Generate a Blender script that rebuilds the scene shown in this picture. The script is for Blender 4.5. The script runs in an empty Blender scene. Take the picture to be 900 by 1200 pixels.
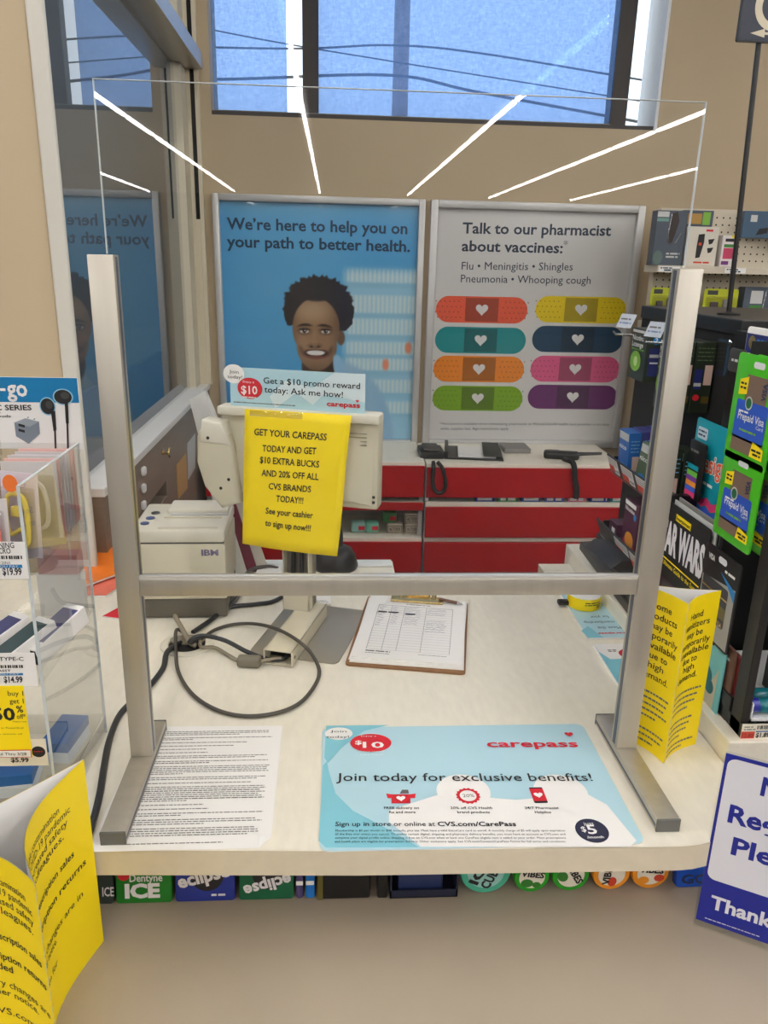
import bpy, bmesh, math, random
import numpy as np
from mathutils import Vector, Matrix
C = bpy.context
S = C.scene
PI = math.pi
R = math.radians
random.seed(7)

# ------------------------------------------------------------ camera
CAM = Vector((-0.07946785, -0.93213028, 1.6))
PITCH, YAW, ROLL, FPX = -0.310285326, -0.0689279534, 0.0243428747, 915.793081
_f = Vector((-math.sin(YAW) * math.cos(PITCH), math.cos(YAW) * math.cos(PITCH), math.sin(PITCH)))
_r0 = Vector((math.cos(YAW), math.sin(YAW), 0)); _u0 = _r0.cross(_f)
_r = math.cos(ROLL) * _r0 + math.sin(ROLL) * _u0
_u = -math.sin(ROLL) * _r0 + math.cos(ROLL) * _u0
cam = bpy.data.cameras.new('camera'); co = bpy.data.objects.new('camera', cam); C.collection.objects.link(co)
cam.sensor_fit = 'VERTICAL'; cam.sensor_height = 24.0; cam.lens = 24.0 * FPX / 1200.0; cam.clip_start = 0.02
co.matrix_world = Matrix(((_r.x, _u.x, -_f.x, CAM.x), (_r.y, _u.y, -_f.y, CAM.y), (_r.z, _u.z, -_f.z, CAM.z), (0, 0, 0, 1)))
S.camera = co

# ------------------------------------------------------------ world and exposure
w = bpy.data.worlds.new('sky'); S.world = w; w.use_nodes = True
w.node_tree.nodes['Background'].inputs[0].default_value = (0.80, 0.90, 1.0, 1)
w.node_tree.nodes['Background'].inputs[1].default_value = 1.9
S.view_settings.view_transform = 'Standard'; S.view_settings.look = 'None'
S.view_settings.gamma = 1; S.view_settings.use_curve_mapping = False
S.view_settings.exposure = 0.0
TUBE = 42.0          # radiance of the ceiling tubes

def ray(u, v): return _r * ((u - 450) / FPX) - _u * ((v - 600) / FPX) + _f
def _at(u, v, ax, val):
    d = ray(u, v); return CAM + d * ((val - CAM[ax]) / d[ax])
def PX(u, v, x): return _at(u, v, 0, x)
def PY(u, v, y): return _at(u, v, 1, y)
def PZ(u, v, z): return _at(u, v, 2, z)

# ------------------------------------------------------------ materials
def srgb(r, g, b):
    f = lambda c: (c / 255 / 12.92) if c <= 10 else ((c / 255 + 0.055) / 1.055) ** 2.4
    return (f(r), f(g), f(b), 1)
_mats = {}
def M(name, col, rough=0.5, metal=0.0, var=0.0, scale=30, bump=0.0, stretch=None, coat=0.0, emit=None, spec=0.5):
    if name in _mats: return _mats[name]
    m = bpy.data.materials.new(name); m.use_nodes = True; _mats[name] = m
    nt = m.node_tree; b = nt.nodes['Principled BSDF']
    c = srgb(*col) if len(col) == 3 else col
    b.inputs['Base Color'].default_value = c; b.inputs['Roughness'].default_value = rough
    b.inputs['Metallic'].default_value = metal; b.inputs['Coat Weight'].default_value = coat
    b.inputs['Specular IOR Level'].default_value = spec
    if emit: b.inputs['Emission Color'].default_value = srgb(*col); b.inputs['Emission Strength'].default_value = emit
    if var or bump:
        tc = nt.nodes.new('ShaderNodeTexCoord'); n = nt.nodes.new('ShaderNodeTexNoise')
        n.inputs['Scale'].default_value = scale; n.inputs['Detail'].default_value = 4
        src = tc.outputs['Object']
        if stretch:
            mp = nt.nodes.new('ShaderNodeMapping'); mp.inputs['Scale'].default_value = stretch
            nt.links.new(src, mp.inputs['Vector']); src = mp.outputs['Vector']
        nt.links.new(src, n.inputs['Vector'])
        if var:
            r = nt.nodes.new('ShaderNodeValToRGB')
            r.color_ramp.elements[0].position = 0.3; r.color_ramp.elements[1].position = 0.7
            r.color_ramp.elements[0].color = tuple(x * (1 - var) for x in c[:3]) + (1,)
            r.color_ramp.elements[1].color = tuple(min(1, x * (1 + var)) for x in c[:3]) + (1,)
            nt.links.new(n.outputs['Fac'], r.inputs['Fac']); nt.links.new(r.outputs['Color'], b.inputs['Base Color'])
        if bump:
            bp = nt.nodes.new('ShaderNodeBump'); bp.inputs['Strength'].default_value = bump; bp.inputs['Distance'].default_value = 0.002
            nt.links.new(n.outputs['Fac'], bp.inputs['Height']); nt.links.new(bp.outputs['Normal'], b.inputs['Normal'])
    return m
def glassy(name, tint, gain=2.0, rough=0.0):
    # a thin clear sheet: the light passes straight on, each sheet mirrors by Fresnel on its outer face
    m = bpy.data.materials.new(name); m.use_nodes = True; nt = m.node_tree; nt.nodes.clear()
    out = nt.nodes.new('ShaderNodeOutputMaterial'); mix = nt.nodes.new('ShaderNodeMixShader')
    t = nt.nodes.new('ShaderNodeBsdfTransparent'); t.inputs[0].default_value = tint
    g = nt.nodes.new('ShaderNodeBsdfGlossy'); g.inputs['Roughness'].default_value = rough
    fr = nt.nodes.new('ShaderNodeFresnel'); fr.inputs['IOR'].default_value = 1.5
    ge = nt.nodes.new('ShaderNodeNewGeometry')
    inv = nt.nodes.new('ShaderNodeMath'); inv.operation = 'SUBTRACT'; inv.inputs[0].default_value = 1
    nt.links.new(ge.outputs['Backfacing'], inv.inputs[1])
    m1 = nt.nodes.new('ShaderNodeMath'); m1.operation = 'MULTIPLY'; m1.inputs[1].default_value = gain
    nt.links.new(fr.outputs[0], m1.inputs[0])
    ad = nt.nodes.new('ShaderNodeMath'); ad.operation = 'ADD'; ad.inputs[1].default_value = 1; nt.links.new(fr.outputs[0], ad.inputs[0])
    dv = nt.nodes.new('ShaderNodeMath'); dv.operation = 'DIVIDE'; nt.links.new(m1.outputs[0], dv.inputs[0]); nt.links.new(ad.outputs[0], dv.inputs[1])
    m2 = nt.nodes.new('ShaderNodeMath'); m2.operation = 'MULTIPLY'; m2.use_clamp = True
    nt.links.new(dv.outputs[0], m2.inputs[0]); nt.links.new(inv.outputs[0], m2.inputs[1])
    nt.links.new(m2.outputs[0], mix.inputs[0]); nt.links.new(t.outputs[0], mix.inputs[1]); nt.links.new(g.outputs[0], mix.inputs[2])
    nt.links.new(mix.outputs[0], out.inputs[0])
    return m
def shade_mat():
    m = bpy.data.materials.new('sun_shade_mesh'); m.use_nodes = True; nt = m.node_tree; nt.nodes.clear()
    out = nt.nodes.new('ShaderNodeOutputMaterial'); mix = nt.nodes.new('ShaderNodeMixShader'); mix.inputs[0].default_value = 0.25
    t = nt.nodes.new('ShaderNodeBsdfTransparent'); d = nt.nodes.new('ShaderNodeBsdfTranslucent'); d.inputs[0].default_value = (0.30, 0.42, 0.66, 1)
    tc = nt.nodes.new('ShaderNodeTexCoord'); mp = nt.nodes.new('ShaderNodeMapping'); mp.inputs['Scale'].default_value = (260, 1, 60)
    mp2 = nt.nodes.new('ShaderNodeMapping'); mp2.inputs['Scale'].default_value = (60, 1, 260)
    n = nt.nodes.new('ShaderNodeTexNoise'); n.inputs['Scale'].default_value = 1
    n2 = nt.nodes.new('ShaderNodeTexNoise'); n2.inputs['Scale'].default_value = 1
    nt.links.new(tc.outputs['Object'], mp.inputs[0]); nt.links.new(tc.outputs['Object'], mp2.inputs[0])
    nt.links.new(mp.outputs[0], n.inputs['Vector']); nt.links.new(mp2.outputs[0], n2.inputs['Vector'])
    ad = nt.nodes.new('ShaderNodeMath'); ad.operation = 'ADD'; nt.links.new(n.outputs['Fac'], ad.inputs[0]); nt.links.new(n2.outputs['Fac'], ad.inputs[1])
    r = nt.nodes.new('ShaderNodeValToRGB'); r.color_ramp.elements[0].position = 0.32; r.color_ramp.elements[1].position = 0.68
    hf = nt.nodes.new('ShaderNodeMath'); hf.operation = 'MULTIPLY'; hf.inputs[1].default_value = 0.5; nt.links.new(ad.outputs[0], hf.inputs[0])
    r.color_ramp.elements[0].color = (0.52, 0.64, 0.82, 1); r.color_ramp.elements[1].color = (0.64, 0.74, 0.90, 1)
    nt.links.new(hf.outputs[0], r.inputs['Fac']); nt.links.new(r.outputs['Color'], t.inputs[0])
    nt.links.new(t.outputs[0], mix.inputs[1]); nt.links.new(d.outputs[0], mix.inputs[2]); nt.links.new(mix.outputs[0], out.inputs[0])
    return m
def attr_mat(name, rough=0.4, coat=0.0):
    m = bpy.data.materials.new(name); m.use_nodes = True; nt = m.node_tree; b = nt.nodes['Principled BSDF']
    a = nt.nodes.new('ShaderNodeAttribute'); a.attribute_name = 'print'
    nt.links.new(a.outputs['Color'], b.inputs['Base Color']); b.inputs['Roughness'].default_value = rough; b.inputs['Coat Weight'].default_value = coat
    return m

alu = M('brushed_aluminium', (194, 188, 176), 0.38, 0.75, 0.05, 60, 0.02, (1, 1, 0.05))
alu_dark = M('aluminium_groove', (96, 102, 116), 0.4, 0.6)
cap_grey = M('grey_end_cap', (98, 98, 94), 0.6)
lam = M('cream_laminate', (232, 226, 210), 0.42, 0, 0.035, 90, 0.03, (1, 0.35, 1))
lam_edge = M('cream_laminate_edge', (214, 203, 180), 0.5, 0, 0.03, 60)
ledge_m = M('taupe_ledge_laminate', (163, 150, 133), 0.45, 0, 0.02, 12)
wall_m = M('beige_wall_paint', (189, 171, 142), 0.75, 0, 0.015, 4, 0.05)
ceil_m = M('white_ceiling_tile', (225, 222, 215), 0.9, 0, 0.03, 8)
floor_m = M('grey_vinyl_floor', (104, 101, 97), 0.35, 0, 0.1, 6)
frame_cream = M('cream_window_frame', (214, 204, 180), 0.45, 0, 0.02, 20)
frame_silver = M('silver_snap_frame', (200, 199, 197), 0.38, 0.35, 0.02, 20)
black = M('black_plastic', (22, 22, 23), 0.42, 0, 0.1, 40)
blackm = M('matte_black', (14, 14, 15), 0.75)
dgrey = M('dark_grey_plastic', (62, 61, 59), 0.5, 0, 0.05, 40)
mgrey = M('mid_grey', (128, 126, 122), 0.5)
lgrey = M('light_grey', (196, 196, 194), 0.5)
beige_pl = M('aged_beige_plastic', (205, 198, 176), 0.45, 0, 0.03, 25)
beige_lt = M('pale_beige_plastic', (216, 211, 195), 0.45, 0, 0.02, 25)
white = M('white_paper', (240, 238, 235), 0.6)
white_pl = M('white_plastic', (232, 232, 230), 0.35)
ink = M('black_ink', (28, 26, 27), 0.6)
ink_soft = M('soft_grey_ink', (108, 105, 106), 0.6)
navy = M('navy_print', (26, 44, 84), 0.5)
yellow = M('yellow_paper', (255, 224, 0), 0.55, 0, 0.02, 12, 0.02)
red = M('red_enamel', (170, 8, 20), 0.4, 0, 0.05, 5, spec=0.3)
redp = M('red_print', (206, 26, 44), 0.5)
ltblue = M('light_blue_print', (178, 214, 226), 0.45)
mdblue = M('mid_blue_print', (128, 196, 212), 0.45)
teal = M('teal_print', (22, 142, 158), 0.45)
blue_sign = M('royal_blue_print', (20, 34, 140), 0.35)
green = M('bright_green_print', (72, 186, 30), 0.35)
brown = M('brown_laminate', (132, 116, 100), 0.5, 0, 0.06, 10, 0.0, (1, 1, 8))
gold = M('brass_metal', (206, 180, 120), 0.25, 0.9)
steel = M('polished_steel', (190, 190, 190), 0.25, 0.9)
clear = glassy('clear_acrylic', (0.97, 0.975, 0.975, 1), 1.6)
smoky = glassy('clear_packaging_film', (0.93, 0.92, 0.93, 1), 2.2, 0.12)
guard_glass = glassy('guard_acrylic', (0.975, 0.98, 0.98, 1), 1.25)
pane_glass = glassy('partition_glass', (0.93, 0.95, 0.95, 1), 2.0)
acr_edge = M('acrylic_edge', (205, 212, 214), 0.2)

# ------------------------------------------------------------ mesh building
def rrect(x0, y0, x1, y1, r, n=5):
    r = min(r, (x1 - x0) / 2 - 1e-6, (y1 - y0) / 2 - 1e-6); p = []
    for cx, cy, a in ((x1 - r, y0 + r, -90), (x1 - r, y1 - r, 0), (x0 + r, y1 - r, 90), (x0 + r, y0 + r, 180)):
        for k in range(n + 1):
            t = R(a + 90 * k / n); p.append((cx + r * math.cos(t), cy + r * math.sin(t)))
    return p
def disc(cx, cy, rx, ry=None, n=28):
    ry = rx if ry is None else ry
    return [(cx + rx * math.cos(2 * PI * k / n), cy + ry * math.sin(2 * PI * k / n)) for k in range(n)]
def heart(cx, cy, s):
    p = []
    for k in range(28):
        t = 2 * PI * k / 28
        p.append((cx + s * math.sin(t) ** 3, cy + s * (13 * math.cos(t) - 5 * math.cos(2 * t) - 2 * math.cos(3 * t) - math.cos(4 * t)) / 16))
    return p[::-1]
def smooth_path(pts, n=8, closed=False):
    P = [Vector(p) for p in pts]; out = []; N = len(P)
    rng = range(N if closed else N - 1)
    for i in rng:
        p0 = P[(i - 1) % N] if closed or i > 0 else P[0] * 2 - P[1]
        p1, p2 = P[i], P[(i + 1) % N]
        p3 = P[(i + 2) % N] if closed or i + 2 < N else p2 * 2 - p1
        for k in range(n):
            t = k / n
            out.append(0.5 * ((2 * p1) + (p2 - p0) * t + (2 * p0 - 5 * p1 + 4 * p2 - p3) * t * t + (3 * p1 - p0 - 3 * p2 + p3) * t ** 3))
    if not closed: out.append(P[-1])
    return out
_txt = {}
def glyphs(s, bold=0.0):
    k = (s, bold)
    if k in _txt: return _txt[k]
    c = bpy.data.curves.new('t', 'FONT'); c.body = s; c.size = 1; c.offset = bold; c.resolution_u = 2
    c.fill_mode = 'FRONT' if hasattr(c, 'fill_mode') else c.fill_mode
    o = bpy.data.objects.new('t', c); C.collection.objects.link(o)
    dg = C.evaluated_depsgraph_get(); me = bpy.data.meshes.new_from_object(o.evaluated_get(dg))
    v = [(a.co.x, a.co.y) for a in me.vertices]; f = [tuple(p.vertices) for p in me.polygons]
    bpy.data.objects.remove(o); bpy.data.curves.remove(c); bpy.data.meshes.remove(me)
    x0 = min(a[0] for a in v); v = [(a[0] - x0, a[1]) for a in v]
    _txt[k] = (v, f, max(a[0] for a in v)); return _txt[k]
CAPH = max(a[1] for a in glyphs('H')[0])
class MB:
    def __init__(s, T=None): s.v = []; s.f = []; s.k = []; s.mats = []; s.T = T
    def raw(s, vs, fs, mat, T=None):
        if mat not in s.mats: s.mats.append(mat)
        i = s.mats.index(mat); b = len(s.v)
        for v in vs:
            v = Vector(v)
            if T is not None: v = T @ v
            if s.T is not None: v = s.T @ v
            s.v.append(v)
        for f in fs: s.f.append(tuple(b + q for q in f)); s.k.append(i)
        return s
    def bm(s, bm, mat, T=None):
        bm.verts.index_update(); s.raw([v.co.copy() for v in bm.verts], [[v.index for v in f.verts] for f in bm.faces], mat, T); bm.free(); return s
    def box(s, x0, x1, y0, y1, z0, z1, mat, bev=0.0, T=None, seg=2):
        bm = bmesh.new(); bmesh.ops.create_cube(bm, size=1)
        for v in bm.verts: v.co = Vector(((x0 + x1) / 2 + v.co.x * (x1 - x0), (y0 + y1) / 2 + v.co.y * (y1 - y0), (z0 + z1) / 2 + v.co.z * (z1 - z0)))
        if bev: bmesh.ops.bevel(bm, geom=list(bm.edges), offset=bev, segments=seg, affect='EDGES', profile=0.5)
        return s.bm(bm, mat, T)
    def prism(s, pts, z0, z1, mat, bev=0.0, T=None, side=None):
        n = len(pts)
        bm = bmesh.new(); a = [bm.verts.new((x, y, z0)) for x, y in pts]; b = [bm.verts.new((x, y, z1)) for x, y in pts]
        bm.faces.new(a[::-1]); bm.faces.new(b)
        for i in range(n): bm.faces.new((a[i], a[(i + 1) % n], b[(i + 1) % n], b[i]))
        bmesh.ops.recalc_face_normals(bm, faces=list(bm.faces))
        if bev:
            es = [e for e in bm.edges if abs(e.verts[0].co.z - e.verts[1].co.z) < 1e-9]
            bmesh.ops.bevel(bm, geom=es, offset=bev, segments=2, affect='EDGES', profile=0.5)
        return s.bm(bm, mat, T)
    def flat(s, pts, z, mat, T=None):
        a = sum(pts[i][0] * pts[(i + 1) % len(pts)][1] - pts[(i + 1) % len(pts)][0] * pts[i][1] for i in range(len(pts)))
        if a < 0: pts = pts[::-1]
        return s.raw([(x, y, z) for x, y in pts], [tuple(range(len(pts)))], mat, T)
    def quad(s, x0, y0, x1, y1, z, mat, T=None): return s.flat([(x0, y0), (x1, y0), (x1, y1), (x0, y1)], z, mat, T)
    def grid(s, x0, y0, x1, y1, z, nx, ny, mat):
        vs = [(x0 + (x1 - x0) * i / nx, y0 + (y1 - y0) * j / ny, z) for j in range(ny + 1) for i in range(nx + 1)]
        fs = [(j * (nx + 1) + i, j * (nx + 1) + i + 1, (j + 1) * (nx + 1) + i + 1, (j + 1) * (nx + 1) + i) for j in range(ny) for i in range(nx)]
        return s.raw(vs, fs, mat)
    def tube(s, pts, r, mat, seg=8, closed=False, T=None):
        P = [Vector(p) for p in pts]; N = len(P); vs = []; fs = []
        up = Vector((0, 0, 1)); prev = None
        for i in range(N):
            a = P[(i - 1) % N] if closed or i else P[0]; b = P[(i + 1) % N] if closed or i < N - 1 else P[-1]
            t = (b - a); t = t.normalized() if t.length > 1e-9 else Vector((1, 0, 0))
            if prev is None:
                n = t.orthogonal().normalized()
            else:
                n = prev - t * prev.dot(t); n = n.normalized() if n.length > 1e-6 else t.orthogonal().normalized()
            prev = n; bb = t.cross(n)
            rr = r[i] if isinstance(r, (list, tuple)) else r
            for k in range(seg):
                an = 2 * PI * k / seg; vs.append(P[i] + n * (rr * math.cos(an)) + bb * (rr * math.sin(an)))
        for i in range(N if closed else N - 1):
            j = (i + 1) % N
            for k in range(seg): fs.append((i * seg + k, i * seg + (k + 1) % seg, j * seg + (k + 1) % seg, j * seg + k))
        if not closed: fs.append(tuple(range(seg))[::-1]); fs.append(tuple((N - 1) * seg + k for k in range(seg)))
        return s.raw(vs, fs, mat, T)
    def lathe(s, prof, mat, seg=28, T=None):
        vs = []; fs = []; n = len(prof)
        for r, z in prof:
            for k in range(seg): a = 2 * PI * k / seg; vs.append((r * math.cos(a), r * math.sin(a), z))
        for i in range(n - 1):
            for k in range(seg): fs.append((i * seg + k, i * seg + (k + 1) % seg, (i + 1) * seg + (k + 1) % seg, (i + 1) * seg + k))
        fs.append(tuple(range(seg))[::-1]); fs.append(tuple((n - 1) * seg + k for k in range(seg)))
        return s.raw(vs, fs, mat, T)
    def text(s, t, p0, p1, h, mat, z=0.0005, bold=0.0, maxw=False):
        # text on the local XY plane: baseline from p0 to p1, capitals h tall
        v, f, wd = glyphs(t, bold); p0 = Vector(p0[:2]); d = Vector(p1[:2]) - p0; L = d.length; d.normalize(); n = Vector((-d.y, d.x))
        sx = L / wd; sy = h / CAPH
        if maxw: sx = sy
        return s.raw([(p0.x + d.x * x * sx + n.x * y * sy, p0.y + d.y * x * sx + n.y * y * sy, z) for x, y in v], f, mat)
    def lines(s, x0, x1, y, h, mat, z=0.0005, seed=0, fill=1.0):
        # one line of print too small to read
        rnd = random.Random(seed); x = x0; e = x0 + (x1 - x0) * fill
        while x < e:
            wd = h * rnd.uniform(1.2, 5.5); s.quad(x, y, min(x + wd, e), y + h, z, mat); x += wd + h * 0.7
        return s
    def warp(s, fn): s.v = [Vector(fn(v)) for v in s.v]; return s
    def obj(s, name, parent=None, loc=None, rot=None, smooth=None):
        me = bpy.data.meshes.new(name); me.from_pydata([tuple(v) for v in s.v], [], s.f)
        for m in s.mats: me.materials.append(m)
        me.polygons.foreach_set('material_index', s.k); me.update()
        if smooth:
            me.polygons.foreach_set('use_smooth', [True] * len(me.polygons)); me.set_sharp_from_angle(angle=R(smooth))
        o = bpy.data.objects.new(name, me); C.collection.objects.link(o)
        if parent: o.parent = parent
        if loc: o.location = loc
        if rot: o.rotation_euler = rot
        return o
def tag(o, label, cat, group=None):
    o['label'] = label; o['category'] = cat
    if group: o['group'] = group
    return o
def thing(name, label, cat, loc=(0, 0, 0), rot=(0, 0, 0), group=None):
    o = bpy.data.objects.new(name, None); C.collection.objects.link(o); o.empty_display_size = 0.05
    o.location = loc; o.rotation_euler = rot if isinstance(rot, tuple) else (0, 0, rot)
    return tag(o, label, cat, group)
def struct(o, kind='structure'): o['kind'] = kind; return o
FACE = (PI / 2, 0, 0)           # a sheet standing up and facing the customer
LEFT = (PI / 2, 0, -PI / 2)     # a sheet standing up and facing the cashier's side (to the left)
def copy_tree(o, parent=None):
    c = o.copy(); C.collection.objects.link(c)
    if parent: c.parent = parent
    for ch in o.children: copy_tree(ch, c)
    return c

Zc = 0.93      # counter top
Zl = 0.80      # customer ledge
WY = 2.40      # window wall
# ============================================================ ROOM
struct(MB().box(-6, 8, -18, 6, -0.1, 0, floor_m).obj('floor'))
struct(MB().box(-6, 8, -18, 2.7, 2.95, 3.05, ceil_m).obj('ceiling'))
WX0, WX1, WZ0, WZ1 = -0.545, 1.196, 2.118, 2.86
b = MB()
b.box(-0.66, 8, WY, WY + 0.2, 0, WZ0, wall_m); b.box(-0.66, 8, WY, WY + 0.2, WZ1, 2.95, wall_m)
b.box(-0.66, WX0, WY, WY + 0.2, WZ0, WZ1, wall_m); b.box(WX1, 8, WY, WY + 0.2, WZ0, WZ1, wall_m)
struct(b.obj('wall_back'))
struct(MB().box(8, 8.1, -18, 2.6, 0, 2.95, M('side_wall_paint', (96, 90, 84), 0.8, 0, 0.1, 2)).obj('wall_right'))
struct(MB().box(-6.1, -6, -18, 2.6, 0, 2.95, _mats['side_wall_paint']).obj('wall_left'))
struct(MB().box(-6, 8, -18.1, -18, 0, 2.95, _mats['side_wall_paint']).obj('wall_front'))
vest = M('vestibule_wall', (118, 128, 138), 0.7, 0, 0.06, 3)
struct(MB().box(-6, -0.665, WY, WY + 0.2, 0, 2.95, vest).obj('wall_vestibule'))
# window: sill line, jamb, mullion, blinds
b = MB(); fr_dark = M('bronze_window_frame', (58, 54, 52), 0.5, 0.3); jamb = M('white_jamb', (232, 234, 236), 0.6)
b.box(WX1 - 0.012, WX1, WY + 0.003, WY + 0.2, WZ0 + 0.002, WZ1, jamb)
b.box(WX0, WX1 - 0.012, WY + 0.012, WY + 0.19, WZ0 + 0.001, WZ0 + 0.016, fr_dark)
struct(b.obj('window_1'))
t = bpy.data.objects['window_1']
b = MB(); b.box(-0.182 - 0.02, -0.14, WY + 0.10, WY + 0.16, WZ0, WZ1, fr_dark); b.obj('mullion', t)
b = MB(); b.box(1.03, 1.10, WY + 0.10, WY + 0.16, WZ0 + 0.016, WZ1, fr_dark); b.obj('mullion', t)
b = MB(); b.box(WX0, 1.03, WY + 0.08, WY + 0.10, WZ0 + 0.016, WZ0 + 0.03, mgrey); b.obj('blind_bottom_bar', t)
MB().box(WX0, WX1, WY + 0.165, WY + 0.171, WZ0, WZ1, glassy('window_glass', (0.97, 0.98, 0.99, 1), 1.2)).obj('pane', t)
sm = shade_mat()
MB().box(-0.545, -0.262, WY + 0.088, WY + 0.092, WZ0 + 0.03, WZ1, sm).obj('roller_blind', t)
MB().box(-0.14, 1.03, WY + 0.088, WY + 0.092, WZ0 + 0.03, WZ1, sm).obj('roller_blind', t)
# outside: pole, transformer, wires
wood_pole = M('weathered_pole', (150, 130, 118), 0.9, 0, 0.2, 6)
t = thing('utility_pole', 'brown wooden utility pole seen through the blue window blind', 'utility pole', tuple(PY(463, 335, 12).xy) + (0,))
px, pz = PY(463, 60, 12), PY(452, 40, 12)
MB().tube([(0, 0, 0), (0, 0, 4.0), (0, 0, 8)], [0.13, 0.12, 0.10], wood_pole, 12).obj('post', t, smooth=40)
MB(Matrix.Translation((-0.18, -0.05, 5.65))).lathe([(0.02, 0), (0.11, 0.01), (0.12, 0.05), (0.12, 0.40), (0.09, 0.46), (0.03, 0.5)], mgrey, 16).obj('transformer', t, smooth=40)
for a, bb, c2, ww, lb in ((((60, 50), (330, 57), (455, 53), (560, 62), (760, 95)), 0, 0, 0.014, 'higher grey power line outside the window'),
                      (((60, 88), (250, 93), (455, 88), (560, 108), (760, 145)), 0, 0, 0.020, 'thick grey cable hanging low outside the window'),
                      (((120, 8), (300, 45), (460, 72), (560, 88), (760, 120)), 0, 0, 0.010, 'thin slanting wire outside the window')):
    tag(MB().tube(smooth_path([PY(u, v, 11.7) for u, v in a]), ww, dgrey, 6).obj('power_line'), lb, 'wire')

# ceiling strip lights (rows run away from the window; seen mirrored in the guard)
tube_m = M('lit_tube', (255, 252, 250), 0.5, emit=TUBE)
names = ['nearest the pillar', 'over the middle of the guard', 'over the right half of the guard', 'mirrored low on the right', 'farthest to the right', 'farthest to the left']
for i, (x, y0, y1) in enumerate(((-2.1, -17, 1.2), (-0.36, -17, 1.4), (1.42, -17, 1.4), (3.1, -17, 1.4), (4.8, -17, 1.4), (-3.95, -17, 0.5))):
    t = thing('strip_light', 'row of lit ceiling tubes mirrored in the guard, ' + names[i], 'ceiling light', (x, 0, 2.95), 0, 'ceiling strip lights')
    MB().box(-0.06, 0.06, y0, y1, -0.05, 0, ceil_m).obj('housing', t)
    src = None
    n = int((y1 - y0) / 1.25)
    for k in range(n):
        if src is None:
            src = MB().box(-0.017, 0.017, 0, 1.15, -0.075, -0.05, tube_m).obj('tube', t, loc=(0, y1 - 1.25 * (k + 1), 0))
        else:
            c = src.copy(); C.collection.objects.link(c); c.parent = t; c.location = (0, y1 - 1.25 * (k + 1), 0)

# ---------------- glass partition, pillar and low panel on the left
PXX = -0.60
b = MB(); b.box(-1.15, -0.632, 0.72, 0.80, 0, 2.95, wall_m, 0.004); struct(b.obj('wall_pillar'))
b = MB(); b.box(-0.632, PXX, 0.712, 0.728, 0, 2.95, M('pale_jamb_paint', (205, 202, 192), 0.5, 0, 0.02, 6), 0.004); struct(b.obj('trim_1'))
SZ = 1.075
b = MB(); b.box(-0.665, PXX, 0.80, 1.47, Zc, SZ, brown); b.box(-0.665, PXX, 1.47, WY, Zc - 0.9, SZ, brown); b.box(-0.665, PXX, 0.80, 1.47, 0, Zc - 0.05, brown)
struct(b.obj('wall_partition'))
b = MB(); b.box(-0.67, PXX + 0.006, 0.80, WY, SZ, SZ + 0.022, M('white_sill', (226, 224, 219), 0.5), 0.003); struct(b.obj('trim_2'))
b = MB(); b.box(-0.665, -0.655, 0.80, WY - 0.02, SZ + 0.02, 2.26, pane_glass); b.box(-0.665, -0.655, 0.80, WY - 0.02, 2.32, 2.95, pane_glass); wdw = struct(b.obj('window_2'))
b = MB(); b.box(-0.665, -0.630, WY - 0.14, WY, SZ + 0.02, 2.9, frame_cream); b.box(-0.630, -0.617, WY - 0.03, WY, SZ + 0.02, 2.9, frame_cream); b.box(-0.600, -0.585, WY - 0.03, WY, SZ + 0.02, 2.9, frame_cream)
b.obj('frame', wdw)
MB().box(-0.617, -0.600, WY - 0.02, WY, 1.74, 2.9, blackm).obj('black_gasket', wdw)
MB().box(-0.617, -0.600, WY - 0.035, WY, SZ + 0.02, 1.74, frame_cream).obj('frame_cover', wdw)
b = MB(); b.box(-0.668, -0.566, 0.80, WY - 0.032, 2.262, 2.318, alu, 0.003)
tag(b.obj('transom_rail', smooth=40), 'grey aluminium transom rail running along the top of the glass partition', 'rail')
# vestibule beyond the glass
struct(MB().box(-3.0, -2.9, 0.8, WY, 0, 2.95, vest).obj('wall_vestibule_far'))
struct(MB().box(-2.9, -0.67, 0.80, WY, 0.0, 0.02, M('navy_entry_mat', (34, 44, 78), 0.9, 0, 0.2, 60)).obj('floor_vestibule'))
struct(MB().box(-2.9, -1.15, 0.70, 0.80, 0, 2.95, vest).obj('wall_vestibule_near'))
vl = thing('vestibule_fill_lamp', 'added unseen fill lamp brightening the vestibule behind the glass', 'ceiling light', (-1.7, 1.6, 2.95))  # added unseen lamp, brightens the vestibule seen through the partition
MB().box(-0.10, 0.10, -0.6, 0.6, -0.06, -0.03, M('fill_lamp_diffuser', (245, 248, 255), 0.5, emit=9.0)).obj('diffuser', vl); MB().box(-0.12, 0.12, -0.62, 0.62, -0.03, 0, ceil_m).obj('housing', vl)
tag(MB().box(-0.78, -0.76, 0.85, 2.30, 0.021, 1.235, M('navy_board', (40, 54, 92), 0.5)).obj('added_navy_board'), 'added navy board standing in for the dark reflection in the lower glass partition', 'board')  # added board, stands in for the dark reflection low in the glass
# fittings on the brown panel
g = 'white clips on the brown panel'
for k, v in enumerate((552, 572, 592)):
    p = PX(166, v, PXX)
    tag(MB(Matrix.Translation(p)).box(0, 0.012, -0.012, 0.012, -0.012, 0.012, white_pl, 0.005).obj('wall_clip', smooth=40),
        ('topmost', 'middle', 'lowest')[k] + ' of three small white clips on the brown panel', 'clip', g)
p = PX(190, 530, PXX)
hk = MB(Matrix.Translation(p)); hk.lathe([(0.009, 0), (0.009, 0.003), (0.004, 0.006)], gold, 14, Matrix.Rotation(PI / 2, 4, 'Y'))
hk.tube(smooth_path([(0.004, 0, 0), (0.02, -0.01, -0.004), (0.03, -0.03, -0.008), (0.03, -0.05, 0.004), (0.03, -0.046, 0.02), (0.03, -0.034, 0.022)]), 0.003, gold, 8)
tag(hk.obj('coat_hook', smooth=40), 'small brass hook on the brown panel under the glass', 'hook')
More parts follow.
